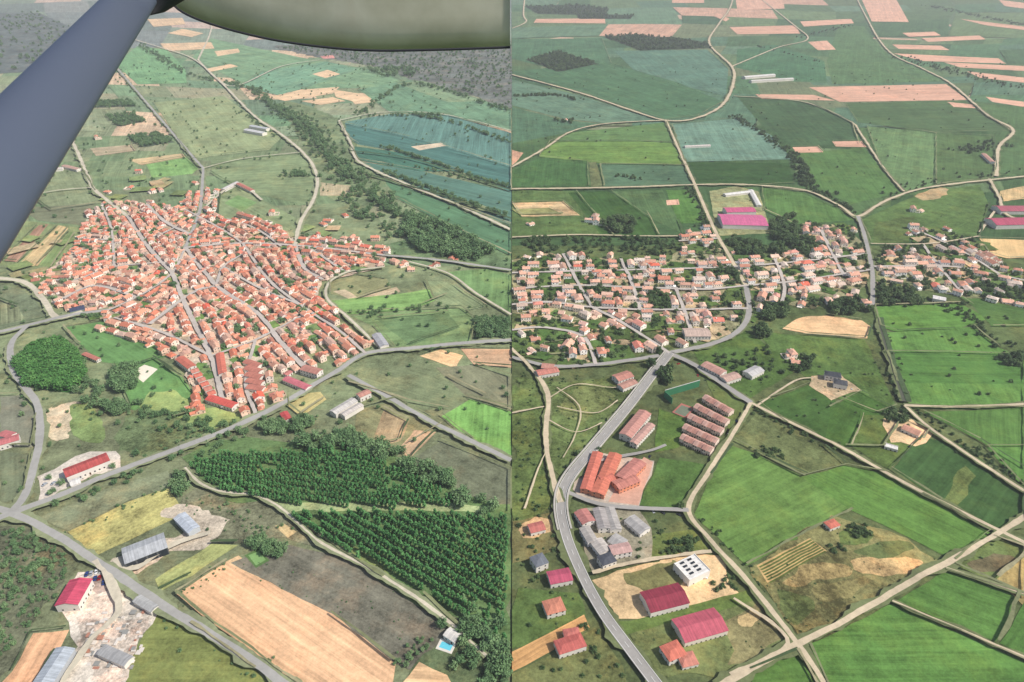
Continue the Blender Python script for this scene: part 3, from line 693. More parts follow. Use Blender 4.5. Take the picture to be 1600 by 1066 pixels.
def house(x, y, a, var, gap=.1, name='terracotta_roof_house', sc=1.0):
    me, L, W = var; c = corners(x, y, L*sc, W*sc, a, gap)
    if abs(x) < 7: return False
    for gx, gy, gr in GARD:
        if (x-gx)**2+(y-gy)**2 < gr*gr: return False
    for b in near(x, y):
        if sat(c, b): return False
    if not roadclear(c): return False
    o = bpy.data.objects.new(name, me); o.location = (x, y, 0); o.rotation_euler[2] = a+(math.pi if R.random() < .5 else 0)
    o.scale = (sc, sc, R.uniform(.85, 1.15)); link(o); reserve(x, y, L*sc, W*sc, a); NH[0] += 1
    return True
# ---- individually laid-out buildings
def shed(pa, pb, W, h, rcol, wcol=(232,226,216), name='warehouse', rh=None, win=True, dark=False, hip=0, floors=1, flat=False):
    W *= .88
    a, b = G(*pa), G(*pb); L = math.dist(a, b)*.94; an = math.atan2(b[1]-a[1], b[0]-a[0]); x, y = (a[0]+b[0])/2, (a[1]+b[1])/2
    V, F, I = [], [], []; gable(V, F, I, 0, 0, L, W, h, rh if rh is not None else W*.13, ov=.3, win=win, floors=floors, hip=hip, flat=flat)
    if flat:
        for q in ((-L/2-.02, L/2+.02, -W/2-.02, -W/2+.3), (-L/2-.02, L/2+.02, W/2-.3, W/2+.02)): boxp(V, F, I, *q, h-.1, h+.5, 0)
    if dark:  # dark sheets in the glass material paint the shade inside open bays
        n = max(3, int(L/5))
        for i in range(n):
            for yy, s in ((-W/2-.05, 1), (W/2+.05, -1)):
                x0 = -L/2+L*(i+.08)/n; x1 = -L/2+L*(i+.92)/n; k = len(V); V += [(x0,yy,0),(x1,yy,0),(x1,yy,h-.6),(x0,yy,h-.6)]; F.append((k,k+1,k+2,k+3) if s > 0 else (k+1,k,k+3,k+2)); I.append(2)
    me = mk(name, V, F, I, [plain('wall_%d_%d_%d' % wcol, wcol), roofmat(rcol), MGl, MDr])
    o = bpy.data.objects.new(name, me); o.location = (x, y, 0); o.rotation_euler[2] = an; link(o); reserve(x, y, L+1, W+1, an); return o
def roofmat(c):
    nm = 'roof_%d_%d_%d' % c
    if nm in M: return M[nm]
    m, t = newmat(nm); tc = t.n('ShaderNodeTexCoord').outputs['Object']; g = t.n('ShaderNodeNewGeometry').outputs['Position']
    w = t.vm('MULTIPLY', tc, (1.3, .03, .03)); k = t.math('ADD', t.math('MULTIPLY', t.noise(w, 1, 3, .6), 1.1), t.math('MULTIPLY', t.noise(g, .25, 7, .75), 1.1))
    k = t.math('SUBTRACT', k, .1)
    t.put(t.b.inputs['Base Color'], t.vm('SCALE', lin(c, .8, .2), sc=k)); t.b.inputs['Roughness'].default_value = .7; M[nm] = m; return m
red=(196,76,70); teg=(222,112,84)
shed((103,750),(174,722), 13, 6, red, name='red_roof_warehouse')
shed((112,762),(128,756), 8, 4, (226,222,214), name='annex_building', win=False)
shed((195,880),(264,853), 17, 6, (180,184,188), (96,98,100), name='metal_farm_shed', dark=True)
shed((282,812),(306,836), 9, 4.5, (188,198,210), (190,196,200), name='metal_barn', win=False)
shed((108,957),(132,915), 15, 6, (214,60,98), name='pink_roof_warehouse')
shed((66,1085),(108,1020), 12, 5, (178,188,198), (176,180,184), name='metal_farm_shed', win=False)
shed((215,940),(245,958), 6, 3.5, (178,178,176), name='storage_shed', win=False); shed((160,1020),(205,1040), 7, 3.5, (168,168,168), name='storage_shed', win=False)
shed((520,652),(556,630), 9, 4.5, (204,198,190), name='long_farm_building', win=False); shed((535,655),(566,637), 7, 4, (206,196,186), name='long_farm_building', win=False)
shed((560,626),(578,618), 8, 5, (204,140,120), name='farmhouse')
shed((446,596),(484,612), 8, 4, (216,108,120), name='red_roof_warehouse'); shed((474,582),(502,590), 10, 6, (198,130,112), name='farmhouse', floors=2)
shed((326,626),(370,640), 9, 4, (226,84,66), name='red_roof_warehouse')
for i in range(6): shed((300+i*5.2,588+i*7),(312+i*5.2,584+i*7), 7.5, 5, teg if i%2 else (214,130,106), name='terraced_house', floors=2)
for i in range(5): shed((384+i*1.0,570+i*10),(408+i*1.5,578+i*9), 8, 4.6, (204,120,98), name='terraced_house', floors=2)
shed((345,558),(350,592), 8, 5, teg, name='terraced_house'); shed((282,566),(303,582), 9, 5.5, (214,110,84), name='terraced_house', floors=2)
shed((588,528),(602,548), 10, 5, (176,176,180), name='grain_store', win=False)
shed((384,206),(415,212), 14, 5, (216,216,216), name='farm_shed', win=False); shed((392,200),(420,205), 12, 5, (196,200,204), name='farm_shed', win=False)
shed((348,300),(372,288), 8, 4, (206,200,196), name='farm_shed'); shed((372,290),(396,302), 8, 4, (206,120,100), name='farm_shed')
shed((0,700),(34,690), 10, 5, (206,110,110), name='farmhouse'); shed((6,684),(24,688), 8, 5, (206,110,110), name='farmhouse')
shed((132,556),(156,566), 5, 3, (206,120,100), name='farm_building'); shed((110,490),(134,484), 10, 4, (70,80,110), (120,130,150), name='petrol_station_shop')
shed((78,268),(100,266), 12, 4, (216,206,196), name='farm_shed', win=False); shed((100,262),(125,268), 10, 4, (206,160,140), name='farm_shed')
shed((698,992),(716,1004), 7, 3.5, (222,216,206), name='garden_house')
shed((446,590),(455,584), 6, 3, (206,120,110), name='annex_building'); shed((444,650),(452,662), 7, 4, (206,70,70), name='farm_building')
# east
shed((1122,350),(1196,352), 46, 7, (222,96,150), (236,230,224), name='magenta_roof_factory', win=False, rh=3)
shed((1130,336),(1178,335), 22, 7.5, (216,82,132), (236,230,224), name='magenta_roof_factory', win=False, rh=2)
shed((1130,308),(1172,303), 10, 4, (232,228,222), name='white_farm_shed', win=False); shed((1172,300),(1186,326), 8, 4, (226,222,216), name='white_farm_shed', win=False)
shed((1542,354),(1640,352), 30, 7, (196,70,104), name='magenta_roof_factory', win=False); shed((1552,332),(1640,332), 26, 6, (186,84,104), name='magenta_roof_factory', win=False)
shed((1160,124),(1210,120), 18, 6, (226,222,216), name='white_farm_shed', win=False); shed((1170,130),(1240,126), 14, 6, (220,214,206), name='white_farm_shed', win=False)
shed((1068,232),(1110,230), 9, 4, (220,206,196), name='white_farm_shed', win=False)
shed((1005,952),(1068,936), 17, 6, (160,46,70), (240,232,222), name='maroon_roof_warehouse')
wb = shed((1066,884),(1092,912), 19, 7, (232,228,220), (240,236,228), name='white_flat_roof_warehouse', flat=True)
shed((1056,996),(1126,976), 18, 5.5, (206,84,104), (236,224,210), name='pink_roof_warehouse')
shed((1036,1032),(1064,1020), 11, 5.5, teg, name='villa', hip=4, floors=2); shed((1060,1040),(1086,1034), 9, 4, (216,130,106), name='villa', hip=3)
shed((856,912),(892,905), 11, 5, (196,72,104), name='pink_roof_house'); shed((832,890),(852,882), 10, 6.5, (116,122,132), name='slate_roof_house', hip=4, floors=2)
shed((936,888),(958,880), 9, 6.5, (84,88,98), name='slate_roof_house', hip=4, floors=2)
shed((850,960),(880,952), 11, 5.5, (216,130,96), name='villa', hip=4, floors=2); shed((868,1022),(912,1008), 10, 5.5, (206,96,84), name='villa', hip=4); shed((880,1000),(905,996), 7, 5, (210,110,96), name='villa', hip=3)
shed((826,834),(850,828), 9, 4.5, (206,110,96), name='villa'); shed((1290,828),(1306,822), 7, 4, teg, name='villa', hip=3)
for (p, q, w, c) in [((906,806),(920,826),11,(196,120,110)),((934,802),(944,836),9,(168,160,156)),((950,800),(962,836),9,(176,170,164)),((982,816),(1008,838),11,(176,172,168)),((930,852),(946,872),10,(196,186,176)),((955,846),(974,858),11,(180,176,172)),((952,870),(984,864),9,(206,160,150)),((912,832),(926,856),8,(180,172,164))]:
    shed(p, q, w, 5+R.uniform(-1,1), c, (240,234,226), name='townhouse', floors=2)
for (p, q, w, c) in [((914,776),(934,714),9,teg),((932,782),(962,716),11,(224,116,82)),((960,768),(994,754),11,(210,126,106)),((937,758),(958,752),10,teg),((970,758),(1000,728),12,(206,126,110))]:
    shed(p, q, w, 5.5, c, (222,150,118), name='school_building', floors=2, rh=1.0)
shed((975,692),(1008,652), 12, 6.5, (204,140,124), name='apartment_block', floors=2); shed((988,702),(1018,670), 7, 5.5, (206,156,140), name='apartment_block', floors=2)
for (p, q) in [((1100,628),(1142,652)),((1086,642),(1136,668)),((1076,658),(1128,682)),((1068,674),(1120,698)),((1064,690),(1112,712))]:
    n = 7
    for i in range(n):
        s0, s1 = i/n, (i+.96)/n; off = -2+(i % 2)*3
        a = (p[0]+(q[0]-p[0])*s0, p[1]+(q[1]-p[1])*s0+off*.4); b = (p[0]+(q[0]-p[0])*s1, p[1]+(q[1]-p[1])*s1+off*.4)
        shed(a, b, 8.4, 5.2+.5*(i % 2), (206,146,126) if i % 3 else (216,166,146), (244,222,206), name='terraced_house', floors=2, rh=1.8)
shed((1286,592),(1312,596), 9, 6.5, (70,74,82), (242,238,232), name='slate_roof_house', floors=2, hip=3); shed((1300,604),(1322,608), 9, 6, (84,86,92), (242,238,232), name='slate_roof_house', hip=3)
shed((1408,672),(1436,684), 9, 4, (214,150,120), name='villa'); shed((1380,700),(1402,706), 6, 3.2, (232,228,222), name='pool_house', flat=True)
shed((1166,592),(1186,582), 12, 5, (196,192,190), name='grey_roof_shed'); shed((1098,576),(1130,592), 12, 6, (200,146,128), name='townhouse', floors=2); shed((1128,600),(1152,592), 11, 5, (200,160,142), name='townhouse')
shed((960,600),(985,592), 12, 6, (200,130,110), name='townhouse', floors=2); shed((968,612),(992,602), 9, 5, (196,140,120), name='townhouse')
shed((838,590),(872,584), 10, 5, (210,126,106), name='farmhouse', floors=1); shed((846,578),(866,580), 9, 5, (206,140,120), name='farmhouse')
shed((1455,470),(1476,474), 10, 5, (232,226,220), name='white_farm_shed'); shed((1535,244),(1550,258), 9, 5, (206,150,130), name='farmhouse')
shed((1066,528),(1108,528), 18, 6.5, (206,176,158), name='parish_hall', floors=2)
# fronton court
V, F, I = [], [], []; a, b = G(1038,622), G(1092,606); L = math.dist(a, b)
boxp(V, F, I, -L/2, L/2, 0, .5, -1.2, 8, 0); boxp(V, F, I, -L/2-.5, -L/2-.02, -11, .5, -1.2, 7, 0); boxp(V, F, I, -L/2, L/2, -11, -.02, -1.2, .25, 1)
boxp(V, F, I, -L/2-.02, L/2+.02, -.05, .55, 8.01, 8.3, 2)
me = mk('fronton_court', V, F, I, [plain('green_court_wall', (64,128,92)), plain('court_slab', (120,150,120)), plain('concrete_cap', (200,200,196))])
o = bpy.data.objects.new('fronton_court', me); o.location = ((a[0]+b[0])/2, (a[1]+b[1])/2, 0); o.rotation_euler[2] = math.atan2(b[1]-a[1], b[0]-a[0]); link(o); reserve(o.location.x, o.location.y, L+3, 26, o.rotation_euler[2])
V, F, I = [], [], []
for i in range(4):
    for j in range(2): boxp(V, F, I, -6+i*3, -4.6+i*3, -5+j*6, -2+j*6, 7.0, 7.35, 0)
me = mk('rooflights', V, F, I, [MGl]); o = bpy.data.objects.new('rooflights', me); link(o, wb)
def pool(px, L, W, a):
    V, F, I = [], [], []; x, y = G(*px); z = .25
    boxp(V, F, I, -L/2-1.5, L/2+1.5, -W/2-1.5, W/2+1.5, -1.2, z, 1); b = len(V); V += [(-L/2,-W/2,z+.03),(L/2,-W/2,z+.03),(L/2,W/2,z+.03),(-L/2,W/2,z+.03)]; F.append((b,b+1,b+2,b+3)); I.append(0)
    me = mk('swimming_pool', V, F, I, [plain('pool_water', (110,206,226), .1, var=.1), plain('pool_coping', (226,220,208))])
    o = bpy.data.objects.new('swimming_pool', me); o.location = (x, y, 0); o.rotation_euler[2] = math.radians(a); link(o); reserve(x, y, L+3, W+3, math.radians(a))
pool((1390,688), 20, 9, -20); pool((850,966), 4, 8, 10); pool((697,1010), 7, 4, -20); pool((1218,574), 6, 4, 10)
# ---- village houses along streets, then infill
def along(px, var, depth=1, prob=.9, w=5, smin=.68, smax=.95):
    gp = resample(catmull([G(*p) for p in px], False, 8), 1.0)
    for side in (-1, 1):
        for row in range(depth):
            i = 2.0
            while i < len(gp)-3:
                v = R.choice(var); me, L, W = v; sc = R.uniform(smin, smax); k = int(min(i+L*sc/2, len(gp)-2))
                a, b = gp[max(k-3, 0)], gp[min(k+3, len(gp)-1)]; an = math.atan2(b[1]-a[1], b[0]-a[0])
                off = w/2+W*sc/2+.6+row*R.uniform(11, 14)+R.uniform(0, 1.5); x = gp[k][0]-math.sin(an)*side*off; y = gp[k][1]+math.cos(an)*side*off
                ok = R.random() < prob and house(x, y, an+R.uniform(-.08, .08), v, .1, sc=sc)
                i += L*sc+.3 if ok else 2.5
for s in WS[:]: along(s, VW, 2, .7)
along([(318,300),(312,335),(290,390)], VW, 2, .8)
def infill(gpoly, var, n, smin=.5, smax=.9, gap=.1):
    for i in range(n):
        x, y = rpt(gpoly)
        best = None; bd = 1e9; k = (int(x//CELL), int(y//CELL))
        for dx in (-2,-1,0,1,2):
            for dy in (-2,-1,0,1,2):
                for p, hw in SEG.get((k[0]+dx, k[1]+dy), ()):
                    d = math.dist(p, (x, y))
                    if d < bd: bd = d; best = p
        an = math.atan2(best[1]-y, best[0]-x)+(math.pi/2 if R.random() < .6 else 0)+R.uniform(-.25, .25) if best else R.uniform(0, 3)
        house(x, y, an, R.choice(var), gap, sc=R.uniform(smin, smax))
infill(GTW, VW, 3200, .5, .9, 0)
for s in ES: along(s, VE, 2, .26, 6, .75, 1.05)
infill(GTE[0], VE, 330, .6, 1, -1.5); infill(GTE[1], VE, 70, .6, 1, -1.5); infill(GTE[2], VE, 50, .6, 1, -1.2); infill(GTE[3], VE, 34, .6, 1, -1.2)
for x, y in [(620,410),(640,414),(660,408),(684,414),(700,410),(560,385),(470,345),(540,340),(505,350),(430,335),(40,330),(46,322),(150,218),(245,300),(205,296),(215,270),(600,420),(640,425),(300,288),(585,548),(500,540),(520,575),(545,590),(400,370),(590,375),(490,272),(170,300),(60,440)]:
    for q in range(2): house(*[v+R.uniform(-6, 6) for v in G(x, y)], R.uniform(0, 3), R.choice(VW), 0, sc=.9)
for x, y in [(830,355),(925,350),(930,345),(1090,380),(1430,330),(1460,372),(1500,378),(1250,575),(1245,560),(1530,400),(885,190),(1350,480),(1010,595),(900,520),(880,545),(930,610),(1570,460),(1590,480),(920,660),(1105,362)]:
    for q in range(2): house(*[v+R.uniform(-7, 7) for v in G(x, y)], R.uniform(0, 3), R.choice(VE), 0, sc=.9)
print('houses', NH[0])
# ------------------------------------------------------------------ trees
def leafmat(name, cols, k0=1.15, ds=.1):
    m, t = newmat(name); oi = t.n('ShaderNodeObjectInfo').outputs['Random']; g = t.n('ShaderNodeNewGeometry').outputs['Position']
    c = t.ramp(oi, [(i/(len(cols)-1), lin(q, k0, ds)) for i, q in enumerate(cols)])
    k = t.math('ADD', t.math('MULTIPLY', t.noise(g, .8, 3, .7), 1.3), .4)
    t.put(t.b.inputs['Base Color'], t.vm('SCALE', c, sc=k)); t.b.inputs['Roughness'].default_value = .7; return m
LW = leafmat('leaves_west', [(92,122,76),(76,108,66),(106,134,86),(70,100,62)])  # paler than the east leaves: haze painted into the leaf colour
LE = leafmat('leaves_east', [(74,98,54),(60,84,46),(90,112,64),(54,78,44)])
LP = leafmat('poplar_leaves', [(74,130,66),(62,116,58),(88,142,76),(58,108,54)], 1.12, .12)
MB = plain('bark', (110,94,78))
def tree_mesh(name, leaf, w, trunk=.25, clumps=34, per=13, ls=.085, seed=0, shape='round'):
    r = random.Random(seed); V, F, I = [], [], []
    def tube(p, q, r0, r1):
        d = (Vector(q)-Vector(p)).normalized(); u = d.orthogonal().normalized(); v = d.cross(u); b = len(V)
        for c, rr in ((p, r0), (q, r1)):
            for i in range(6): V.append(tuple(Vector(c)+(u*math.cos(i*math.pi/3)+v*math.sin(i*math.pi/3))*rr))
        for i in range(6): F.append((b+i, b+(i+1) % 6, b+6+(i+1) % 6, b+6+i)); I.append(1)
    tube((0,0,-.12), (0,0,trunk+.25), .03, .016)
    for i in range(5):
        a = i*1.256+r.random(); tube((0,0,trunk), (math.cos(a)*w*.3, math.sin(a)*w*.3, trunk+.3), .014, .005)
    ch = (1-trunk)/2; cz = trunk+ch
    for c in range(clumps):
        while True:
            p = Vector([r.uniform(-1,1) for _ in range(3)])
            if .35 < p.length < 1: break
        if shape == 'poplar': tap = 1-.45*max(0, p.z)
        else: tap = 1-.15*p.z
        jag = r.uniform(.7, 1.15); ctr = Vector((p.x*w/2*tap*jag, p.y*w/2*tap*jag, cz+p.z*ch*.92))
        cr = w*.19*r.uniform(.7, 1.3)
        for q in range(per):
            n = Vector([r.gauss(0,1) for _ in range(3)]).normalized(); pos = ctr+n*cr*r.uniform(.5, 1)
            nn = (n+Vector([r.gauss(0,.5) for _ in range(3)])+Vector((0,0,.6))).normalized(); u = nn.orthogonal().normalized(); v = nn.cross(u); s = ls*r.uniform(.6, 1.2)
            an = r.uniform(0, 3); uu = u*math.cos(an)+v*math.sin(an); vv = nn.cross(uu); b = len(V)
            V += [tuple(pos-uu*s), tuple(pos-vv*s*.6), tuple(pos+uu*s), tuple(pos+vv*s*.6)]; F.append((b,b+1,b+2,b+3)); I.append(0)
    return mk(name, V, F, I, [leaf, MB])
TWm = [tree_mesh('tree_w%d' % i, LW, R.uniform(.75, 1.0), .18, seed=i) for i in range(4)]
TEm = [tree_mesh('tree_e%d' % i, LE, R.uniform(.75, 1.0), .18, seed=20+i) for i in range(4)]
TPm = [tree_mesh('poplar%d' % i, LP, .34, .1, 40, 12, .05, seed=40+i, shape='poplar') for i in range(3)]
TCm = [tree_mesh('cypress%d' % i, LE, .3, .06, 36, 12, .05, seed=60+i, shape='poplar') for i in range(2)]
def grove(name, pts, meshes):
    """pts: (x,y,height). one named mass of trees, instanced on small faces"""
    e = bpy.data.objects.new(name, None); link(e)
    for mi, tm in enumerate(meshes):
        sub = [p for i, p in enumerate(pts) if i % len(meshes) == mi]
        if not sub: continue
        V, F = [], []
        for x, y, h in sub:
            a = R.uniform(0, 6.28); b = len(V)
            for k in range(4): V.append((x+math.cos(a+k*math.pi/2)*h*.7071, y+math.sin(a+k*math.pi/2)*h*.7071, -.05))
            F.append((b,b+1,b+2,b+3))
        me = bpy.data.meshes.new('planting'); me.from_pydata(V, [], F)
        o = bpy.data.objects.new('planting_%d' % mi, me); link(o, e); o.instance_type = 'FACES'; o.use_instance_faces_scale = True
        o.show_instancer_for_render = False; o.show_instancer_for_viewport = False
        t = bpy.data.objects.new('tree', tm); link(t, o)
def occupied(x, y, r=2):
    c = corners(x, y, r*2, r*2, 0)
    return any(sat(c, b) for b in near(x, y)) or not roadclear(c)
def scatter(px, n, h0, h1, chk=True):
    g = [G(*p) for p in px]; out = []
    for i in range(n):
        x, y = rpt(g)
        if px[0][0] < 799 and x > -3: continue
        if px[0][0] >= 799 and x < 3: continue
        if chk and occupied(x, y): continue
        out.append((x, y, R.uniform(h0, h1)))
    return out
def alongline(px, n, spread, h0, h1):
    gp = resample(catmull([G(*p) for p in px], False, 6), 2.0); out = []
    left = px[0][0] < 799
    for i in range(n):
        p = R.choice(gp); x = p[0]+R.gauss(0, spread); y = p[1]+R.gauss(0, spread)
        if (x > -3) if left else (x < 3): continue
        if occupied(x, y, 1.5): continue
        out.append((x, y, R.uniform(h0, h1)))
    return out
def rows(px, sp, rowpx):
    g = [G(*p) for p in px]; a, b = G(*rowpx[0]), G(*rowpx[1]); an = math.atan2(b[1]-a[1], b[0]-a[0]); c, s = math.cos(an), math.sin(an); out = []
    cx = sum(p[0] for p in g)/len(g); cy = sum(p[1] for p in g)/len(g)
    for i in range(-90, 91):
        for j in range(-60, 61):
            x = cx+c*i*sp-s*j*sp*1.75+R.gauss(0, .2); y = cy+s*i*sp+c*j*sp*1.75+R.gauss(0, .2)
            gap = noise.noise(Vector((x*.03, y*.03, 0))) > .42 and R.random() < .6
            if x < -3 and not gap and inpoly(x, y, g) and R.random() < .97: out.append((x, y, R.uniform(7.6, 9.2)*(1+.2*noise.noise(Vector((x*.02, y*.02, 4))))))
    return out
pl = rows([(297,728),(338,712),(480,712),(535,700),(600,728),(735,790),(640,798),(400,788),(322,760)], 3.3, ((300,725),(735,800)))
pl += rows([(452,808),(560,803),(700,808),(810,812),(810,1015),(745,992),(605,900),(520,852)], 3.3, ((452,800),(745,985)))
print('poplars', len(pl)); grove('poplar_plantation', pl, TPm)
grove('broadleaf_copse', scatter([(26,572),(52,546),(92,536),(122,556),(134,594),(110,612),(44,606)], 420, 8, 12, False), [tree_mesh('copse%d' % i, leafmat('copse_leaves%d' % i, [(72,122,54),(62,110,46),(86,132,62)], 1.1), .8, .15, seed=80+i) for i in range(2)])
rip = alongline([(395,140),(430,168),(480,200),(515,245),(560,285),(605,322),(650,348),(700,368),(740,395)], 480, 9, 4, 11)
rip += alongline([(440,170),(490,210),(530,262),(575,300)], 220, 20, 3, 9)
rip += scatter([(640,345),(700,355),(770,395),(740,410),(660,395),(625,370)], 200, 6, 14)
rip += scatter([(520,300),(580,300),(640,350),(620,385),(560,350)], 90, 3, 9)
rip += alongline([(220,70),(290,115),(345,128),(400,142)], 150, 9, 4, 10)
grove('riparian_woodland', rip, TWm)
wl = scatter([(742,500),(799,502),(799,532),(745,530)], 110, 5, 8)+scatter([(170,600),(185,578),(210,578),(220,600),(195,620)], 40, 7, 11)+scatter([(170,640),(185,630),(200,642),(185,652)], 22, 6, 9)
wl += scatter([(408,668),(470,655),(490,662),(475,680),(420,680)], 60, 5, 9)+alongline([(480,705),(530,690),(600,712),(700,760),(760,800)], 90, 5, 6, 11)
wl += scatter([(262,750),(280,742),(300,762),(280,775)], 22, 5, 8)+scatter([(386,850),(410,842),(448,862),(436,872),(405,862)], 46, 4, 7)+alongline([(735,990),(760,1020),(799,1060)], 80, 9, 5, 9)
wl += alongline([(150,640),(210,640),(300,668),(350,690)], 100, 9, 2.5, 6)+alongline([(120,560),(135,600),(180,650)], 50, 5, 4, 8)
wl += scatter([(640,260),(700,268),(799,290),(799,296),(700,276)], 40, 3, 6)+alongline([(600,268),(680,300),(799,342)], 150, 4, 3, 8)+alongline([(600,230),(700,262),(799,296)], 120, 3, 3, 7)
wl += alongline([(640,178),(720,196),(799,226)], 90, 4, 4, 8)+alongline([(560,180),(640,132),(720,150),(799,176)], 130, 6, 5, 10)
wl += scatter([(198,214),(248,209),(274,222),(222,231)], 160, 5, 8)+scatter([(166,181),(210,177),(227,190),(185,199)], 140, 5, 8)+scatter([(130,160),(200,157),(214,166),(140,169)], 160, 5, 8)
wl += scatter([(440,270),(480,268),(485,276),(445,278)], 40, 4, 7)+scatter([(560,110),(640,105),(650,118),(600,122)], 60, 8, 14)
wl += alongline([(180,105),(255,195),(310,260)], 40, 5, 3, 7)+alongline([(380,175),(430,215)], 30, 8, 3, 7)+alongline([(560,490),(700,480)], 24, 4, 3, 6)+alongline([(700,180),(560,182)], 40, 5, 4, 8)
grove('woodland_clumps', wl, TWm)
sc1 = scatter([(0,832),(40,824),(110,870),(92,930),(50,985),(-40,1066)], 300, 1.2, 4.5)+scatter([(290,780),(330,775),(520,850),(430,850),(300,845)], 60, 1, 2.5)
sc1 += scatter([(60,100),(799,100),(799,420),(0,420)], 850, 1.5, 6)+scatter([(0,420),(799,420),(799,700),(0,700)], 260, 2, 5)+scatter([(360,890),(440,860),(640,935),(690,970),(620,1030)], 30, .6, 1.3)
sc1 += alongline([(18,540),(60,640),(55,740),(20,800)], 40, 7, 2, 5)+alongline([(60,790),(250,722),(400,662)], 70, 9, 2, 6)+alongline([(250,950),(330,1000),(450,1070)], 50, 5, 1, 2.5)
sc1 += alongline([(285,932),(355,882)], 20, 2, .8, 2)+alongline([(105,832),(262,762)], 20, 3, 1, 2.5)+alongline([(618,1036),(700,990)], 26, 3, 1, 3.5)
grove('scattered_shrubs', sc1, TWm)
fh = scatter([(430,74),(560,70),(799,72),(799,166),(745,150),(640,120),(560,100)], 900, 3, 9)+scatter([(-50,20),(60,20),(150,60),(150,92),(60,110),(-50,120)], 300, 6, 12)
grove('distant_oak_scrub', fh, TWm)
re = alongline([(1146,182),(1195,212),(1238,245),(1255,285),(1300,312),(1335,338)], 280, 7, 3, 8)
re += alongline([(1372,500),(1392,570),(1412,632)], 60, 4, 2, 5)+alongline([(1255,255),(1262,290)], 40, 6, 6, 10)
grove('riparian_woodland', re, TEm)
we = []
for q, n, a, b in [([(820,10),(900,8),(952,14),(945,25),(840,22)],260,8,13),([(945,58),(990,54),(1105,68),(1110,76),(1000,80)],260,8,12),([(822,94),(872,80),(936,100),(872,113)],380,6,10),([(900,22),(990,24),(985,30),(905,30)],90,8,12),
    ([(940,352),(975,340),(992,350),(985,366),(948,366)],60,7,12),([(1200,350),(1240,340),(1248,372),(1236,402),(1205,400)],90,7,12),([(1130,378),(1160,374),(1200,388),(1190,402),(1150,400)],60,6,10),
    ([(915,448),(960,446),(968,478),(930,482)],60,5,9),([(1250,375),(1270,372),(1268,400),(1250,398)],30,8,13),([(1180,480),(1225,480),(1230,500),(1185,505)],60,6,10),([(1290,470),(1345,470),(1362,490),(1300,496)],70,5,10),
    ([(1360,445),(1420,452),(1440,478),(1375,480)],80,5,10),([(1500,425),(1600,440),(1600,470),(1520,462)],80,4,8),([(1110,415),(1150,410),(1155,440),(1120,445)],40,5,9),([(810,375),(850,372),(880,395),(840,400)],50,4,8),
    ([(1010,455),(1050,455),(1055,485),(1015,485)],50,5,9),([(1180,515),(1196,512),(1200,530),(1184,532)],24,6,10),([(1100,560),(1200,540),(1240,580),(1180,600)],70,2,6),([(1230,560),(1270,560),(1275,580),(1240,585)],26,4,7),
    ([(1380,645),(1410,645),(1412,662),(1385,662)],24,4,7),([(1170,700),(1215,700),(1225,720),(1180,718)],26,2,5),([(1320,825),(1350,820),(1360,840),(1330,845)],22,3,5),([(1290,855),(1310,850),(1325,865),(1305,872)],14,2,4),
    ([(1040,850),(1090,842),(1085,868),(1045,872)],36,3,6),([(1110,900),(1150,905),(1150,930),(1115,925)],16,2,4),([(1060,795),(1075,790),(1080,806),(1062,806)],12,4,7),([(1560,560),(1600,555),(1600,575),(1565,575)],30,5,9),
    ([(970,372),(1060,376),(1050,402),(970,400)],80,4,8),([(880,372),(960,375),(960,400),(890,408)],60,4,7),([(799,440),(850,442),(850,452),(799,452)],24,5,8),([(1380,385),(1440,384),(1420,400),(1380,402)],30,4,7)]:
    we += scatter(q, n, a, b, True)
for l, n, s, a, b in [([(1020,575),(1045,600)],14,3,7,11),([(880,190),(893,192)],20,8,5,9),([(960,275),(1000,280)],10,8,4,7),([(799,152),(870,150),(900,158)],70,4,5,9),([(1372,500),(1400,600)],30,3,2,5),([(1500,696),(1600,765)],50,4,2,5),
    ([(1480,885),(1560,840)],24,3,1.5,3),([(1085,806),(1165,888)],26,3,1.5,3),([(1170,640),(1300,700)],40,4,2,4),([(1076,296),(1110,360)],40,4,4,8),([(1430,645),(1560,735)],50,5,2,4),([(1490,480),(1560,545)],50,8,3,6),([(940,690),(895,745)],16,4,4,7),
    ([(1500,240),(1560,225)],50,10,4,8),([(1380,300),(1500,278),(1600,270)],40,8,3,6),([(1180,72),(1280,98)],30,6,4,7),([(1400,90),(1600,140)],120,20,4,8),([(1450,10),(1600,40)],140,20,5,9),([(1246,60),(1330,40)],40,10,5,9),([(1165,890),(1245,1005)],24,2,1,3)]:
    we += alongline(l, n, s, a, b)
grove('woodland_clumps', we, TEm)
se = scatter([(799,100),(1640,100),(1640,400),(799,400)], 300, 2, 5)+scatter([(799,580),(990,590),(880,745),(799,830)], 200, .8, 3)+scatter([(1170,890),(1305,812),(1470,878),(1245,1000)], 110, .7, 2)+scatter([(985,985),(1175,935),(1225,1005),(1010,1060)], 50, .8, 2)
se += scatter([(799,600),(870,800),(900,930),(980,1060),(799,1060)], 110, 1.5, 4)+scatter([(900,800),(1010,800),(1100,862),(930,890)], 70, 1.5, 4)+scatter([(1060,560),(1390,560),(1440,740),(1150,690)], 110, 1.2, 3)+scatter([(1370,460),(1600,460),(1600,640),(1420,640)], 40, 2, 5)
grove('scattered_shrubs', se, TEm)
cy = alongline([(1041,580),(1043,606)], 9, 1.5, 10, 14)+alongline([(1180,520),(1192,530)], 6, 2, 9, 13)+alongline([(1024,545),(1030,562)], 6, 1.5, 9, 12)
for x, y, h in cy:
    o = bpy.data.objects.new('cypress_tree', R.choice(TCm)); o.location = (x, y, 0); o.scale = (h, h, h); link(o)
nt = 0
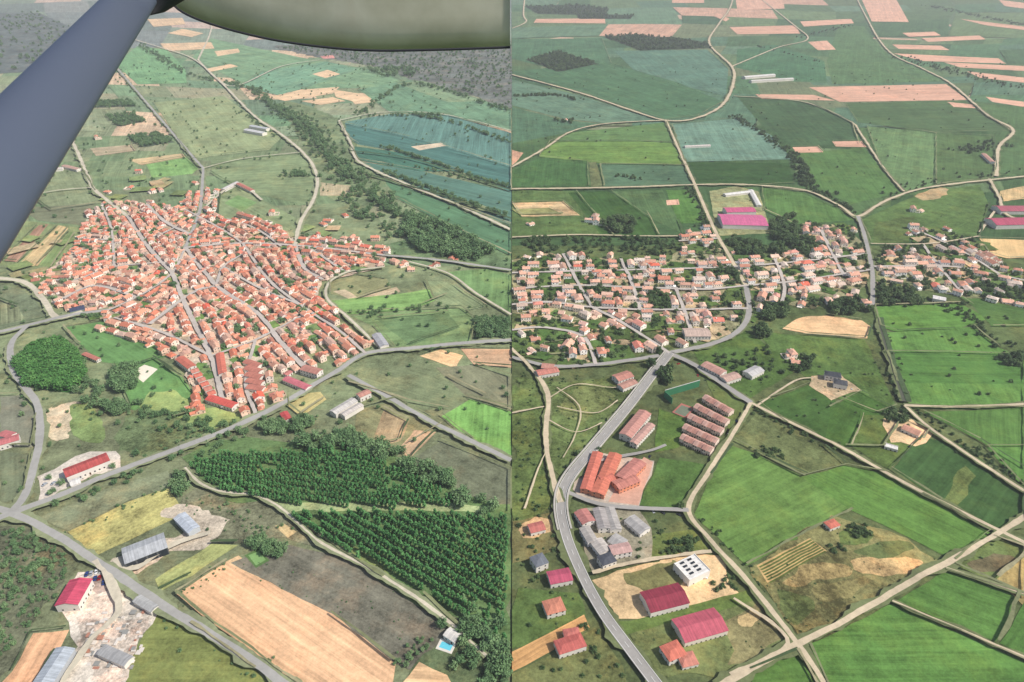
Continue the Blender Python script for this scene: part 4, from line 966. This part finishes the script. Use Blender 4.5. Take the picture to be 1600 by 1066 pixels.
for poly, n, ms in [(GTW, 1200, TWm)]+[(GTE[0], 1000, TEm), (GTE[1], 380, TEm), (GTE[2], 60, TEm), (GTE[3], 200, TEm)]:
    for i in range(n):
        x, y = rpt(poly)
        if abs(x) < 4 or occupied(x, y, 1.0): continue
        h = R.uniform(2.8, 7.5); o = bpy.data.objects.new('garden_tree', R.choice(ms)); o.location = (x, y, -.1); o.rotation_euler[2] = R.uniform(0, 6); o.scale = (h*1.1, h*1.1, h); link(o); nt += 1
print('garden trees', nt)
# ------------------------------------------------------------------ cars
def car_mesh(i, col):
    V, F, I = [], [], []
    prof = [(-2.1,.35),(-2.15,.75),(-1.9,.95),(-1.35,1.0),(-.8,1.45),(.5,1.48),(1.15,1.0),(1.95,.85),(2.15,.6),(2.1,.35)]
    n = len(prof)
    for yy in (-.85, .85): V += [(x, yy*(.85 if z > 1.05 else 1), z) for x, z in prof]
    F.append(tuple(range(n))); I.append(0); F.append(tuple(range(2*n-1, n-1, -1))); I.append(0)
    for k in range(n):
        k2 = (k+1) % n; F.append((k, k+n, k2+n, k2)); I.append(1 if k in (3, 5) else 0)
    for s in (-1, 1):
        k = len(V); y = s*.79; V += [(-1.1,y*1.03,1.05),(.95,y*1.03,1.05),(.45,y*.96,1.38),(-.75,y*.96,1.38)]; F.append((k,k+1,k+2,k+3)); I.append(1)
    for wx in (-1.3, 1.3):
        for s in (-1, 1):
            k = len(V)
            for yy in (s*.7, s*.9): V += [(wx+.33*math.cos(t*math.pi/5), yy, .33+.33*math.sin(t*math.pi/5)) for t in range(10)]
            F.append(tuple(range(k, k+10))); F.append(tuple(range(k+10, k+20))); I += [2, 2]
            for t in range(10): F.append((k+t, k+(t+1) % 10, k+10+(t+1) % 10, k+10+t)); I.append(2)
    return mk('car_mesh', V, F, I, [plain('car_paint_%d' % i, col, .3, var=.05), MGl, plain('tyre', (34,34,34))])
CM = [car_mesh(i, c) for i, c in enumerate([(235,235,235),(40,44,50),(150,30,34),(170,176,184),(50,70,130),(206,206,200)])]
def car(x, y, a):
    o = bpy.data.objects.new('parked_car', R.choice(CM)); o.location = (x, y, .12); o.rotation_euler[2] = a; link(o)
for r_ in range(3):
    for i in range(7):
        x, y = G(136+r_*13, 898+r_*7); car(x+i*2.8*.9, y+i*2.8*.3+R.uniform(-.4, .4), 1.9+R.uniform(-.08, .08))
for i in range(5): x, y = G(70+i*14, 758-i*2); car(x, y, 1.2)
for x, y in [(1104,905),(1100,893),(1020,800),(1035,803),(1060,806),(1150,660),(1138,680),(1128,700),(1015,715),(1060,570),(1090,588),(960,962),(1330,610),(1420,700)]: car(*G(x, y), R.uniform(0, 3))
for gp, hw in STREETS:
    if 2.2 < hw < 3.6 and len(gp) > 12:
        for k in range(2):
            i = R.randrange(3, len(gp)-3); a, b = gp[i], gp[i+1]; an = math.atan2(b[1]-a[1], b[0]-a[0])
            if abs(a[0]) > 5: car(a[0]-math.sin(an)*hw*.5, a[1]+math.cos(an)*hw*.5, an)
# yard clutter at the builders' yard: pallets of blocks, bricks and pipes
V, F, I = [], [], []
for i in range(110):
    x, y = G(R.uniform(135, 225), R.uniform(955, 1045)); w, d, h = R.uniform(.4, 1.9), R.uniform(.4, 1.6), R.uniform(.3, 1.6)-1; boxp(V, F, I, x-w, x+w, y-d, y+d, -1, h+.6, R.choice([0, 0, 0, 1, 2, 2]))
link(bpy.data.objects.new('building_material_stacks', mk('stacks', V, F, I, [plain('pale_blocks', (220,212,202)), plain('clay_bricks', (180,130,110)), plain('grey_pipes', (150,150,146))])))
# ------------------------------------------------------------------ aircraft wing and strut
CAM = Vector((0, 0, H))
def at(x, y, depth): return CAM+raydir(x, y)*depth
m, t = newmat('wing_paint_reflection'); g = t.n('ShaderNodeNewGeometry').outputs['Position']
k = t.ramp(t.noise(g, 1.8, 6, .55), [(.32, lin((172,160,136), 1)), (.5, lin((196,192,172), 1)), (.7, lin((164,160,136), 1))])  # khaki and brown mottling: ground reflection painted into the wing colour
t.put(t.b.inputs['Base Color'], k); t.b.inputs['Roughness'].default_value = .35; t.b.inputs['Specular IOR Level'].default_value = .4; MW = m
m, t = newmat('strut_paint'); t.b.inputs['Base Color'].default_value = (*lin((70,78,94), 1), 1); t.b.inputs['Roughness'].default_value = .4; t.b.inputs['Specular IOR Level'].default_value = .5; MS = m
edge = catmull([(255,-10),(285,18),(340,40),(420,60),(500,72),(580,78),(680,77),(797,73)], False, 6)
V, F = [], []; n = len(edge); cols = 13
for i, (x, y) in enumerate(edge):
    s = i/(n-1)
    for j in range(cols):
        q = j/(cols-1); yy = y-q*(360-60*s); d = 3.3-.38*q-.15*s+.03*math.exp(-q*30)
        V.append(tuple(at(x-q*20*(1-s), yy, d)))
b0 = len(V)
for i in range(n):
    for j in range(cols):
        q = j/(cols-1); th = .02+.22*math.sin(math.pi*min(.15+q*.8, 1)) if j else .0
        V.append(tuple(Vector(V[i*cols+j])+Vector((0, th+.004, th*.9+.004))))
for off, fl in ((0, False), (b0, True)):
    for i in range(n-1):
        for j in range(cols-1):
            f = (off+i*cols+j, off+(i+1)*cols+j, off+(i+1)*cols+j+1, off+i*cols+j+1); F.append(f[::-1] if fl else f)
for i in range(n-1):
    F.append((i*cols, b0+i*cols, b0+(i+1)*cols, (i+1)*cols)); e = cols-1; F.append((i*cols+e, (i+1)*cols+e, b0+(i+1)*cols+e, b0+i*cols+e))
for i in (0, n-1):
    for j in range(cols-1): F.append((i*cols+j, i*cols+j+1, b0+i*cols+j+1, b0+i*cols+j))
me = bpy.data.meshes.new('wing_skin'); me.from_pydata(V, [], F); me.materials.append(MW)
for p in me.polygons: p.use_smooth = True
wing = bpy.data.objects.new('aircraft_wing', me); link(wing)
def tubeobj(name, pts, rad, mat, parent=None, fl=1.0, seg=24):
    V, F = [], []
    for i, p in enumerate(pts):
        a = pts[max(i-1, 0)]; b = pts[min(i+1, len(pts)-1)]; d = (b-a).normalized(); u = d.cross((p-CAM).normalized()).normalized(); v = d.cross(u)
        for k in range(seg):
            an = 2*math.pi*k/seg; V.append(tuple(p+u*math.cos(an)*rad[i]+v*math.sin(an)*rad[i]*fl))
    for i in range(len(pts)-1):
        for k in range(seg): F.append((i*seg+k, i*seg+(k+1) % seg, (i+1)*seg+(k+1) % seg, (i+1)*seg+k))
    F.append(tuple(range(seg))); F.append(tuple(range(len(V)-1, len(V)-1-seg, -1)))
    me = bpy.data.meshes.new(name); me.from_pydata(V, [], F); me.materials.append(mat)
    for p in me.polygons: p.use_smooth = len(p.vertices) == 4
    o = bpy.data.objects.new(name, me); link(o, parent); return o
# thin sealing strip along the wing edge
tubeobj('edge_strip', [at(x, y+1, 3.31-.15*i/(n-1)) for i, (x, y) in enumerate(edge)], [.0055]*n, plain('dark_rubber', (60,60,66)), wing, 1, 8)
A, B = at(226,-23, 3.0), at(-190,497, 1.6)
pts = [A.lerp(B, i/10) for i in range(11)]
tubeobj('wing_strut', pts, [.073+.074*i/10 for i in range(11)], MS, None, .45)
tubeobj('strut_fairing', [at(275,-40,3.0), at(238,2,3.02), at(222,20,3.0)], [.10,.06,.02], M['dark_rubber'], wing, .7)
# ------------------------------------------------------------------ light, sky, haze, camera
SUN = Vector((.80, -.22, .86)).normalized()
el = math.asin(SUN.z); rot = math.atan2(SUN.x, SUN.y)
w = bpy.data.worlds.new('World'); scn.world = w; w.use_nodes = True; nt_ = w.node_tree
sky = nt_.nodes.new('ShaderNodeTexSky'); sky.sky_type = 'NISHITA'; sky.sun_disc = False; sky.sun_elevation = el; sky.sun_rotation = rot; sky.dust_density = 2.0
bg = nt_.nodes['Background']; bg.inputs[1].default_value = .12; nt_.links.new(sky.outputs[0], bg.inputs[0])
l = bpy.data.lights.new('sun', 'SUN'); l.energy = 5.0; l.angle = math.radians(.5); l.color = (1, .95, .88)
lo = bpy.data.objects.new('sun', l); lo.rotation_euler = SUN.to_track_quat('Z', 'Y').to_euler(); link(lo)
# thin summer haze filling the lower air
V, F, I = [], [], []; boxp(V, F, I, -16000, 16000, -6000, 24000, -3, 620, 0); F.append((3,2,1,0)); I.append(0)
m = bpy.data.materials.new('summer_haze'); m.use_nodes = True; t = m.node_tree; t.nodes.clear(); out = t.nodes.new('ShaderNodeOutputMaterial'); vs_ = t.nodes.new('ShaderNodeVolumeScatter')
vs_.inputs['Color'].default_value = (.90, .94, 1, 1); vs_.inputs['Density'].default_value = .00010; vs_.inputs['Anisotropy'].default_value = .1; t.links.new(vs_.outputs[0], out.inputs['Volume'])
link(bpy.data.objects.new('haze_layer', mk('haze_layer', V, F, I, [m])))
c = bpy.data.cameras.new('camera'); c.lens = 24; c.sensor_width = 36; c.clip_start = .05; c.clip_end = 80000
co = bpy.data.objects.new('camera', c); co.location = CAM; co.rotation_euler = (math.pi/2-PITCH, 0, 0); link(co); scn.camera = co
scn.view_settings.view_transform = 'Standard'; scn.view_settings.look = 'None'; scn.view_settings.exposure = 0
